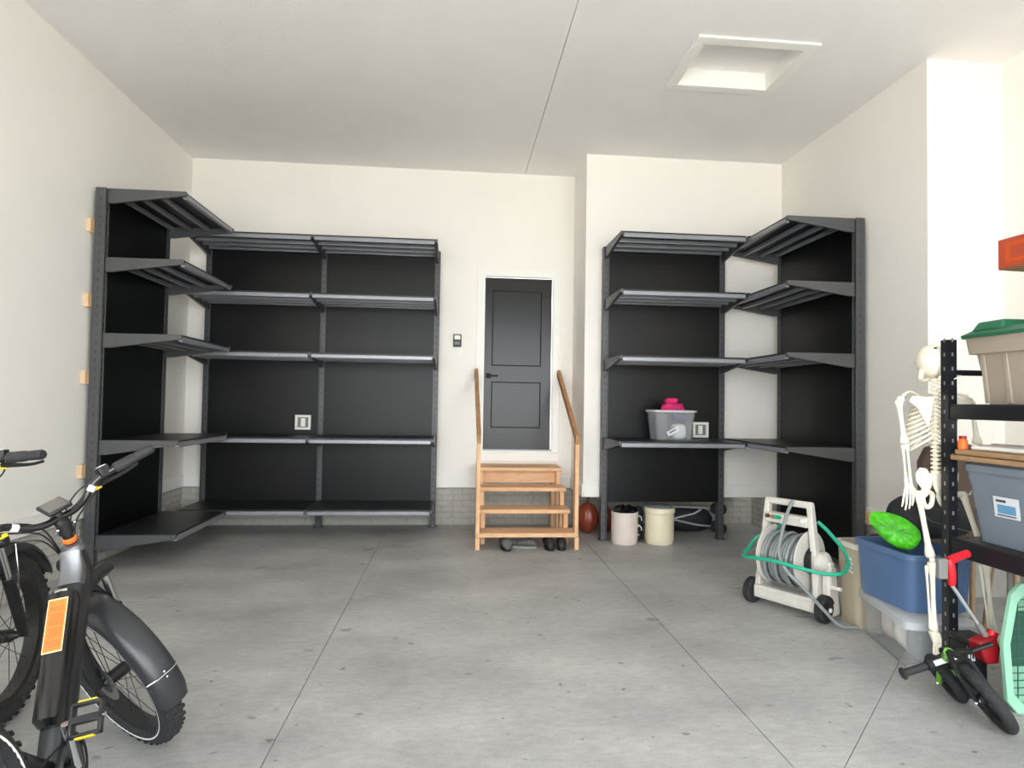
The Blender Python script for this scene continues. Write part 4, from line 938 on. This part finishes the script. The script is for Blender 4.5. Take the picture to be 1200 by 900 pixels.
gA, gB = Vector((2.185, 2.87, 0.165)), Vector((2.62, 2.83, 0.315))
MB().tube([gA.lerp(gB, 0.0), gB], 0.011, 10).build('handlebar', M_BLACKP, kb)
MB().tube([gA + (gA - gB) * 0.008, gA, gA.lerp(gB, 0.02), gA.lerp(gB, 0.035), gA.lerp(gB, 0.26)], [0.024, 0.029, 0.027, 0.018, 0.018], 12).build('grip', M_GRIP, kb)
cv = MB().tube([gA.lerp(gB, 0.27), gA.lerp(gB, 0.29), gA.lerp(gB, 0.62), gA.lerp(gB, 0.64)], [0.023, 0.030, 0.031, 0.023], 14).build('bar_pad', M_BAG, kb)
dd = (gB - gA).normalized(); pn = Vector((-0.35, -0.85, 0.4)); pn = (pn - dd * pn.dot(dd)).normalized(); pw_ = dd.cross(pn)
cc = gA.lerp(gB, 0.455) + pn * 0.0315
MB().add([cc + dd * a + pw_ * b2 for a, b2 in ((-0.06, -0.012), (0.06, -0.012), (0.06, 0.012), (-0.06, 0.012))] + [cc - pn * 0.006 + dd * a + pw_ * b2 for a, b2 in ((-0.06, -0.012), (0.06, -0.012), (0.06, 0.012), (-0.06, 0.012))], [(0, 1, 2, 3), (4, 7, 6, 5), (0, 4, 5, 1), (1, 5, 6, 2), (2, 6, 7, 3), (3, 7, 4, 0)]).build('white_print', M_REFL, cv, smooth=False)
MB().tube([gA.lerp(gB, 0.75), fr1], 0.014, 10).build('stem', M_BLACKP, kb)
sd = fr1.lerp(wc2, 0.6) + vv * 0.05 + Vector((0.06, 0, 0.02))
MB().ell(sd, (0.04, 0.075, 0.025), 16, 9).build('seat', M_BLACKP, kb)
MB().tube([sd, wc2 + vv * 0.05], 0.011, 8).build('seat_post', M_BLACKP, kb)

# ------------------------------------------------------------------ electric bikes
HA = math.radians(67); AX = Vector((-math.cos(HA), 0, math.sin(HA))); NF = Vector((math.sin(HA), 0, math.cos(HA)))
RW = 0.36; FA = Vector((1.13, 0, RW)); A0v = FA - NF * 0.05; RA = Vector((-0.09, 0, RW)); BBp = Vector((0.45, 0, 0.30))
def axp(t): return A0v + AX * t
def ebike(label, pos, heading, lean, steer, s, orange=True):
    root = thing('electric_bike', label, 'bike', (pos[0], pos[1], 0), 0.0, 'electric bikes')
    Rs = Matrix.Rotation(steer, 3, AX)
    cl_, sl_ = math.cos(lean), math.sin(lean); ch_, sh_ = math.cos(heading), math.sin(heading)
    def fr(p):                                     # frame coordinates -> root space
        p = Vector(p) * s
        y = p.y * cl_ + p.z * sl_; z = -p.y * sl_ + p.z * cl_
        return Vector((p.x * sh_ - y * ch_, p.x * ch_ + y * sh_, z))
    def sr(p): return fr(A0v + Rs @ (Vector(p) - A0v))   # steered parts
    def B(mb, name, m, parent=root, tf=fr, **k): return mb.build(name, m, parent, tf=tf, **k)
    def wheel(c, tf, name, motor):
        tw = 0.050; rc = RW - tw
        prof = [(rc + tw * math.cos(a) * (1.0 if math.cos(a) > 0 else 0.85), tw * 0.98 * math.sin(a)) for a in [2 * PI * k / 16 for k in range(16)]]
        t = B(MB().lathe(prof, c, (0, 1, 0), 72, closed=True), name, M_RUBBER, tf=tf, angle=60)
        kn = MB()                                   # tread knobs: too many to count
        for k in range(84):
            a = 2 * PI * k / 84
            for j, yo in enumerate((-0.034, -0.012, 0.012, 0.034)):
                if (k + j) % 2: continue
                rr_ = rc + math.sqrt(tw * tw - yo * yo) - 0.003
                d_ = Vector((math.cos(a), 0, math.sin(a))); tg = Vector((-math.sin(a), 0, math.cos(a)))
                p = Vector(c) + d_ * rr_ + Vector((0, yo, 0))
                o_ = []
                for hh in (0, 0.007):
                    for u_, v_ in ((-1, -1), (1, -1), (1, 1), (-1, 1)): o_.append(p + d_ * hh + tg * u_ * 0.009 + Vector((0, v_ * 0.008, 0)))
                kn.add(o_, [(4, 5, 6, 7), (0, 1, 5, 4), (1, 2, 6, 5), (2, 3, 7, 6), (3, 0, 4, 7)])
        B(kn, 'tread', M_RUBBER, t, tf, smooth=False, kind='stuff')
        B(MB().lathe([(rc - 0.028, -0.034), (rc - 0.028, 0.034), (rc - 0.05, 0.026), (rc - 0.05, -0.026)], c, (0, 1, 0), 64, closed=True), 'rim', M_BLACKP, t, tf)
        for sg in ((-1, 1) if orange else ()):
            B(MB().lathe([(rc - 0.006, sg * 0.0475), (rc + 0.002, sg * 0.0498), (rc + 0.002, sg * 0.0488), (rc - 0.006, sg * 0.0465)], c, (0, 1, 0), 64, closed=True), 'reflective_stripe', M_REFL, t, tf)
        hr_ = 0.085 if motor else 0.028
        for k in range(18):
            a = 2 * PI * k / 18; a2 = a + (0.5 if k % 2 else -0.5); sg = 1 if k % 4 < 2 else -1
            B(MB().cyl(Vector(c) + Vector((hr_ * math.cos(a2), sg * 0.03, hr_ * math.sin(a2))), Vector(c) + Vector(((rc - 0.03) * math.cos(a), 0, (rc - 0.03) * math.sin(a))), 0.0016, n=5), 'spoke', M_BLACKP, t, tf)
        B(MB().lathe([(0.012, -0.065), (hr_ * 0.7, -0.045), (hr_, -0.035), (hr_, 0.035), (hr_ * 0.7, 0.045), (0.012, 0.065)], c, (0, 1, 0), 28), 'hub', M_BLACKP, t, tf)
        B(MB().lathe([(0.05, 0.058), (0.088, 0.058), (0.088, 0.0605), (0.05, 0.0605)], c, (0, 1, 0), 36, closed=True), 'brake_rotor', M_ALU, t, tf)
        return t
    wheel(FA, sr, 'front_wheel', False); wheel(RA, fr, 'rear_wheel', True)
    def fender(c, a0, a1, tf, par=root):
        rings = []; n = 22
        for i in range(n + 1):
            a = math.radians(a0 + (a1 - a0) * i / n); d_ = Vector((math.cos(a), 0, math.sin(a))); ring = []
            wv = 0.066 * (1 if 0 < i < n else 0.85)
            prof = [(wv, -0.018), (wv * 0.85, 0.006), (wv * 0.45, 0.016), (0, 0.018), (-wv * 0.45, 0.016), (-wv * 0.85, 0.006), (-wv, -0.018), (-wv * 0.8, 0.001), (0, 0.012), (wv * 0.8, 0.001)]
            for yy, rr_ in prof: ring.append(Vector(c) + d_ * (RW + 0.024 + rr_) + Vector((0, yy, 0)))
            rings.append(ring)
        return B(MB().loft(rings), 'fender', M_FENDER, par, tf, angle=50)
    ff = fender(FA, 28, 200 if orange else 110, sr)
    a = math.radians(180 if orange else 95); d_ = Vector((math.cos(a), 0, math.sin(a))); pe = FA + d_ * (RW + 0.045)
    stay = [FA + Vector((0, 0.075, 0)), FA + d_ * (RW - 0.05) + Vector((0, 0.078, 0)), pe + Vector((0.02, 0.066, 0)), pe + Vector((0, 0.03, 0)), pe, pe + Vector((0, -0.03, 0)), pe + Vector((0.02, -0.066, 0)), FA + d_ * (RW - 0.05) + Vector((0, -0.078, 0)), FA + Vector((0, -0.075, 0))]
    B(MB().tube(stay, 0.0028, 6), 'stay', M_CHROME, ff, sr)
    B(MB().ell(pe + d_ * 0.003 + Vector((0, 0, 0.012)), (0.006, 0.006, 0.006), 10, 6).ell(pe + d_ * 0.003 - Vector((0, 0, 0.012)), (0.006, 0.006, 0.006), 10, 6), 'stay_bolt', M_CHROME, ff, sr)
    fender(RA, 62, 190, fr)
    # fork
    for sg in (-1, 1):
        y = sg * 0.084
        lg = B(MB().tube([FA + Vector((0, y, 0)), FA - NF * 0.0 + AX * 0.05 + Vector((0, y, 0)), FA + AX * 0.30 + Vector((0, y, 0))], [0.018, 0.022, 0.023], 14), 'fork_lower', M_BLACKP, root, sr)
        B(MB().cyl(FA + AX * 0.30 + Vector((0, y, 0)), FA + AX * 0.47 + Vector((0, y, 0)), 0.0155, n=14), 'stanchion', M_CHROME, lg, sr)
    B(MB().tube(bez([FA + AX * 0.30 + NF * 0.02 + Vector((0, -0.084, 0)), FA + AX * 0.41 + NF * 0.04 + Vector((0, -0.05, 0)), FA + AX * 0.425 + NF * 0.04, FA + AX * 0.41 + NF * 0.04 + Vector((0, 0.05, 0)), FA + AX * 0.30 + NF * 0.02 + Vector((0, 0.084, 0))], 5), 0.012, 8), 'fork_arch', M_BLACKP, root, sr)
    cr = FA + AX * 0.48
    B(MB().tube([cr + Vector((0, -0.118, 0)), cr + Vector((0, -0.084, 0.0)), cr + Vector((0, -0.05, 0.008)) - NF * 0.02, axp(0.485), cr + Vector((0, 0.05, 0.008)) - NF * 0.02, cr + Vector((0, 0.084, 0.0)), cr + Vector((0, 0.118, 0))], [0.022, 0.030, 0.027, 0.03, 0.027, 0.030, 0.022], 12), 'fork_crown', M_BLACKP, root, sr)
    # frame
    hp, hq = axp(0.505), axp(0.655)
    B(MB().tube([hp, axp(0.52), axp(0.64), hq], [0.036, 0.034, 0.034, 0.036], 18), 'head_tube', M_MATTEB2)
    dt0 = axp(0.585) + Vector((-0.02, 0, 0)); dt1 = BBp + Vector((0.0, 0, 0.02))
    def ringat(p, w_, h_, dirv):
        n_ = Vector((-dirv.z, 0, dirv.x)); out = []
        for k in range(16):
            a_ = 2 * PI * k / 16; c_, s_2 = math.cos(a_), math.sin(a_)
            out.append(p + Vector((0, w_ * math.copysign(abs(c_) ** 0.55, c_), 0)) + n_ * h_ * math.copysign(abs(s_2) ** 0.55, s_2))
        return out
    dv = (dt0 - dt1).normalized(); nn = Vector((-dv.z, 0, dv.x))
    B(MB().loft([ringat(dt1, 0.042, 0.045, dv), ringat(dt1.lerp(dt0, 0.12), 0.044, 0.045, dv), ringat(dt1.lerp(dt0, 0.85), 0.044, 0.045, dv), ringat(dt0, 0.038, 0.05, dv)]), 'down_tube', M_MATTEB2)
    B(MB().loft([ringat(axp(0.66) + Vector((-0.03, 0, -0.005)), 0.036, 0.012, dv), ringat(axp(0.585) + Vector((-0.055, 0, 0.0)), 0.040, 0.03, dv), ringat(axp(0.585) + Vector((-0.055, 0, 0)) - dv * 0.07, 0.042, 0.03, dv)]), 'head_gusset', M_ALU)
    b0, b1 = dt1.lerp(dt0, 0.16) + nn * 0.062, dt1.lerp(dt0, 0.82) + nn * 0.062
    bat = B(MB().loft([ringat(b0 - nn * 0.01, 0.030, 0.03, dv), ringat(b0 + dv * 0.02, 0.041, 0.045, dv), ringat(b1 - dv * 0.025, 0.041, 0.045, dv), ringat(b1, 0.034, 0.035, dv)]), 'battery', M_BLACKG)
    B(MB().box(-0.02, 0.02, -0.004, 0.004, -0.012, 0.012), 'battery_badge', M_CHROME, bat, lambda p: fr(b1 - dv * 0.006 + nn * 0.036 + Vector((0, p.x, 0)) + dv * p.z * 0.5 + nn * p.y * 0.4))
    if orange:
        def lab(p): return fr(b0 + dv * p.x + Vector((0, p.y, 0)) + nn * (0.045 + p.z))
        L0, L1 = 0.225, 0.412
        lo = B(MB().box(L0, L1, -0.031, 0.031, 0.0, 0.0012), 'warning_label', M_ORANGEW, bat, lab, smooth=False)
        B(MB().box(L0 + 0.005, L1 - 0.005, -0.028, 0.028, 0.001, 0.0018), 'label_field', M_ORANGE, lo, lab, smooth=False)
        tx = MB(); x = L0 + 0.02; rnd = random.Random(4)
        while x < L1 - 0.02:
            y = -0.022
            while y < 0.018:
                w_ = rnd.uniform(0.004, 0.011); tx.box(x, x + 0.003, y, min(y + w_, 0.022), 0.0015, 0.0022); y += w_ + 0.003
            x += 0.0085 if rnd.random() < 0.8 else 0.016
        B(tx, 'label_text', M_ORANGEL, lo, lab, smooth=False, kind='stuff')
    stt = Vector((0.06, 0, 0.70)); B(MB().tube(bez([BBp, Vector((0.30, 0, 0.42)), Vector((0.16, 0, 0.54)), stt], 5), 0.026, 14), 'seat_tube', M_MATTEB2)
    for sg in (-1, 1):
        B(MB().tube([BBp + Vector((-0.03, sg * 0.04, 0)), BBp + Vector((-0.15, sg * 0.085, 0.01)), RA + Vector((0, sg * 0.085, 0))], [0.02, 0.016, 0.014], 10), 'chain_stay', M_MATTEB2)
        B(MB().tube([Vector((0.10, sg * 0.02, 0.62)), Vector((0.05, sg * 0.085, 0.52)), RA + Vector((0, sg * 0.085, 0.01))], 0.012, 10), 'seat_stay', M_MATTEB2)
    B(MB().cyl(stt - Vector((0.0, 0, 0.02)), Vector((0.0, 0, 0.90)), 0.015, n=12), 'seat_post', M_BLACKP)
    sad = []
    for t_, w_, z_ in ((0.0, 0.06, 0.0), (0.06, 0.105, 0.01), (0.14, 0.10, 0.008), (0.22, 0.04, 0.006), (0.30, 0.025, 0.002), (0.33, 0.012, -0.006)):
        sad.append([Vector((-0.17 + t_, w_ * math.cos(a_), 0.925 + z_ + 0.035 * math.sin(a_))) for a_ in [2 * PI * k / 14 for k in range(14)]])
    B(MB().loft(sad), 'saddle', M_BLACKP, angle=60)
    # drive train
    ring = B(MB().lathe([(0.05, -0.044), (0.088, -0.044), (0.094, -0.0455), (0.088, -0.047), (0.05, -0.047)], BBp, (0, 1, 0), 44, closed=True), 'chainring', M_ALU)
    B(MB().lathe([(0.095, -0.050), (0.108, -0.048), (0.108, -0.053), (0.095, -0.055)], BBp, (0, 1, 0), 44, closed=True), 'chain_guard', M_BLACKP, ring)
    B(MB().cyl(BBp + Vector((0, -0.07, 0)), BBp + Vector((0, 0.07, 0)), 0.022, n=16), 'bottom_bracket', M_BLACKP)
    for sg, ang in ((-1, 105), (1, 285)):
        a_ = math.radians(ang); d2 = Vector((math.cos(a_), 0, math.sin(a_))); e0 = BBp + Vector((0, sg * 0.062, 0)); e1 = e0 + d2 * 0.17 + Vector((0, sg * 0.012, 0))
        ca_ = B(MB().tube([e0, e0.lerp(e1, 0.5), e1], [0.017, 0.013, 0.014], 10), 'crank_arm', M_CHROME)
        B(MB().cyl(e1 + Vector((0, sg * 0.01, 0)), e1 + Vector((0, sg * 0.115, 0)), 0.008, n=8), 'pedal_axle', M_CHROME, ca_)
        pt = math.radians(55); fx = Vector((math.cos(pt), 0, math.sin(pt))); fz = Vector((-math.sin(pt), 0, math.cos(pt))); pc_ = e1 + Vector((0, sg * 0.060, 0))
        def pm(p, pc_=pc_, fx=fx, fz=fz): return fr(pc_ + fx * p.x + Vector((0, p.y, 0)) + fz * p.z)
        pe_ = MB(); hx, hy, hz, t_ = 0.052, 0.048, 0.013, 0.011
        pe_.box(-hx, hx, -hy, -hy + t_, -hz, hz).box(-hx, hx, hy - t_, hy, -hz, hz).box(-hx, -hx + t_, -hy, hy, -hz, hz).box(hx - t_, hx, -hy, hy, -hz, hz).box(-0.012, 0.012, -hy, hy, -hz, hz)
        pd_ = B(pe_, 'pedal', M_MATTEB2, root, pm, bevel=0.003)
        for xe in (-hx - 0.002, hx + 0.002): B(MB().box(xe - 0.003, xe + 0.003, -0.027, 0.027, -0.008, 0.008), 'reflector', M_YELLOW, pd_, pm, smooth=False)
    ch_l = bez([BBp + Vector((0.09, -0.045, 0)), BBp + Vector((0, -0.045, 0.09)), RA + Vector((0, -0.045, 0.04)), RA + Vector((-0.04, -0.045, 0)), RA + Vector((0.02, -0.045, -0.10)), BBp + Vector((0, -0.045, -0.09))], 6, closed=True)
    B(MB().tube(ch_l, 0.004, 5, closed=True), 'chain', M_BLACKP)
    B(MB().tube([BBp + Vector((-0.12, 0.05, -0.02)), BBp + Vector((-0.16, 0.17, -0.28))], 0.010, 8), 'kickstand', M_BLACKP)
    # cockpit
    B(MB().tube([axp(0.655), axp(0.66), axp(0.685), axp(0.69)], [0.036, 0.042, 0.034, 0.022], 20), 'headset', M_ALU)
    B(MB().tube([axp(0.695), axp(0.70), axp(0.712), axp(0.715)], [0.020, 0.0235, 0.0235, 0.020], 20), 'headset_ring', M_ORANGE)
    B(MB().tube([axp(0.69), axp(0.785)], 0.0185, 16), 'steerer', M_BLACKP, root, sr)
    Cb = axp(0.80)
    stem = B(MB().tube([axp(0.735), axp(0.775), Cb + NF * 0.035], [0.026, 0.026, 0.022], 14), 'stem', M_BLACKP, root, sr)
    for v_ in (Vector((0.0, -0.03, -0.035)), Vector((0.0, 0.03, -0.035)), Vector((0.03, -0.04, 0.0))): B(MB().ell(Cb + v_, (0.007, 0.007, 0.007), 10, 6), 'bolt', M_CHROME, stem, sr)
    Cc = Cb + NF * 0.01
    half = [(0.0, 0.0, 0.0), (0.0, 0.05, 0.0), (0.0, 0.10, 0.018), (-0.012, 0.155, 0.058), (-0.04, 0.21, 0.072), (-0.07, 0.28, 0.078), (-0.105, 0.365, 0.082)]
    pts = [Cc + Vector((x, -y, z)) for x, y, z in reversed(half)] + [Cc + Vector((x, y, z)) for x, y, z in half[1:]]
    hb = B(MB().tube(bez(pts, 6), 0.0135, 12), 'handlebar', M_BLACKG, root, sr)
    for sg in (-1, 1):
        g0, g1 = Cc + Vector((-0.048, sg * 0.228, 0.0735)), Cc + Vector((-0.107, sg * 0.370, 0.0825))
        gp = B(MB().tube([g0, g0.lerp(g1, 0.04), g0.lerp(g1, 0.5), g0.lerp(g1, 0.52), g0.lerp(g1, 0.56), g0.lerp(g1, 0.94), g1], [0.017, 0.0215, 0.021, 0.019, 0.0185, 0.0195, 0.016], 14), 'grip', M_GRIP, root, sr)
        lv0 = Cc + Vector((0.01, sg * 0.175, 0.045))
        lev = B(MB().tube(bez([lv0, lv0 + Vector((0.015, sg * 0.05, -0.006)), lv0 + Vector((-0.01, sg * 0.11, -0.004)), lv0 + Vector((-0.028, sg * 0.155, 0.006))], 4), [0.011, 0.011, 0.010, 0.009, 0.008, 0.0075, 0.007, 0.0065, 0.006, 0.006, 0.006, 0.006, 0.006], 8), 'brake_lever', M_BLACKP, root, sr)
        B(MB().box(-0.020, 0.020, -0.006, 0.006, -0.008, 0.008), 'yellow_sleeve', M_YELLOW, lev, lambda p, lv0=lv0, sg=sg: sr(lv0 + Vector((0.018 + p.y, sg * (-0.006 + p.x), -0.012 + p.z))), bevel=0.004)
        pod = B(MB().box(-0.024, 0.018, -0.02, 0.02, -0.018, 0.024), 'control_pod', M_BLACKP, root, lambda p, sg=sg: sr(Cc + Vector((-0.028 + p.x, sg * (0.196 + p.y), 0.080 + p.z))), bevel=0.005)
        B(MB().box(-0.012, 0.012, -0.014, 0.014, 0.0, 0.002), 'pod_sticker', M_LABEL, pod, lambda p, sg=sg: sr(Cc + Vector((-0.034 + p.x, sg * (0.196 + p.y), 0.1042 + p.z))), smooth=False)
        B(MB().tube([Cc + Vector((-0.006, sg * 0.128, 0.036)), Cc + Vector((-0.011, sg * 0.146, 0.0505))], 0.0145, 12), 'white_band', M_LABEL, hb, sr)
        for j in range(3):
            st_ = Cc + Vector((0.0, sg * (0.18 + 0.01 * j), 0.055)); B(MB().tube(bez([st_, st_ + Vector((0.05 + 0.015 * j, -sg * 0.06, 0.0 - 0.03 * j)), st_ + Vector((0.075, -sg * 0.14, -0.07 - 0.02 * j)), axp(0.62) + Vector((0.045, sg * 0.02, 0.0))], 6), 0.0032, 6), 'cable', M_BLACKP, root, sr)
    dsp = B(MB().box(-0.042, 0.042, -0.032, 0.032, -0.008, 0.008), 'display', M_BLACKP, root, lambda p: sr(Cc + Vector((0.0, -0.005, 0.045)) + Matrix.Rotation(math.radians(-30), 3, 'Y') @ Vector((p.x * 1.0, p.y * 1.35, p.z))), bevel=0.006)
    B(MB().box(-0.036, 0.036, -0.027, 0.027, 0.0081, 0.0088), 'screen', M_SCREEN, dsp, lambda p: sr(Cc + Vector((0.0, -0.005, 0.045)) + Matrix.Rotation(math.radians(-30), 3, 'Y') @ Vector((p.x * 1.0, p.y * 1.35, p.z))), smooth=False)
    B(MB().cyl(Cc, Cc + Vector((0, -0.005, 0.04)), 0.014, n=10), 'display_mount', M_BLACKP, dsp, sr)
    lp = axp(0.60) + Vector((0.085, 0, 0.0))
    hl = B(MB().tube([lp, lp + Vector((0.05, 0, 0))], [0.026, 0.03], 16), 'headlight', M_BLACKP, root, sr)
    B(MB().cyl(lp + Vector((0.05, 0, 0)), lp + Vector((0.053, 0, 0)), 0.026, n=16), 'lens', M_LABEL, hl, sr)
    return root
M_FENDER = mat('charcoal_fender', (44, 45, 48), 0.3, var=0.05, vscale=8)
M_MATTEB2 = mat('charcoal_bike_paint', (32, 32, 35), 0.34, var=0.05, vscale=12)
ebike('black fat tyre electric bike with an orange label on its battery', (-1.098, 1.657), math.radians(-8.17), math.radians(10.4), math.radians(47.4), 0.956)
ebike('second black electric bike at the left edge nearer the wall', (-1.86, 1.84), math.radians(-5.7), math.radians(2), math.radians(3), 1.03, orange=False)
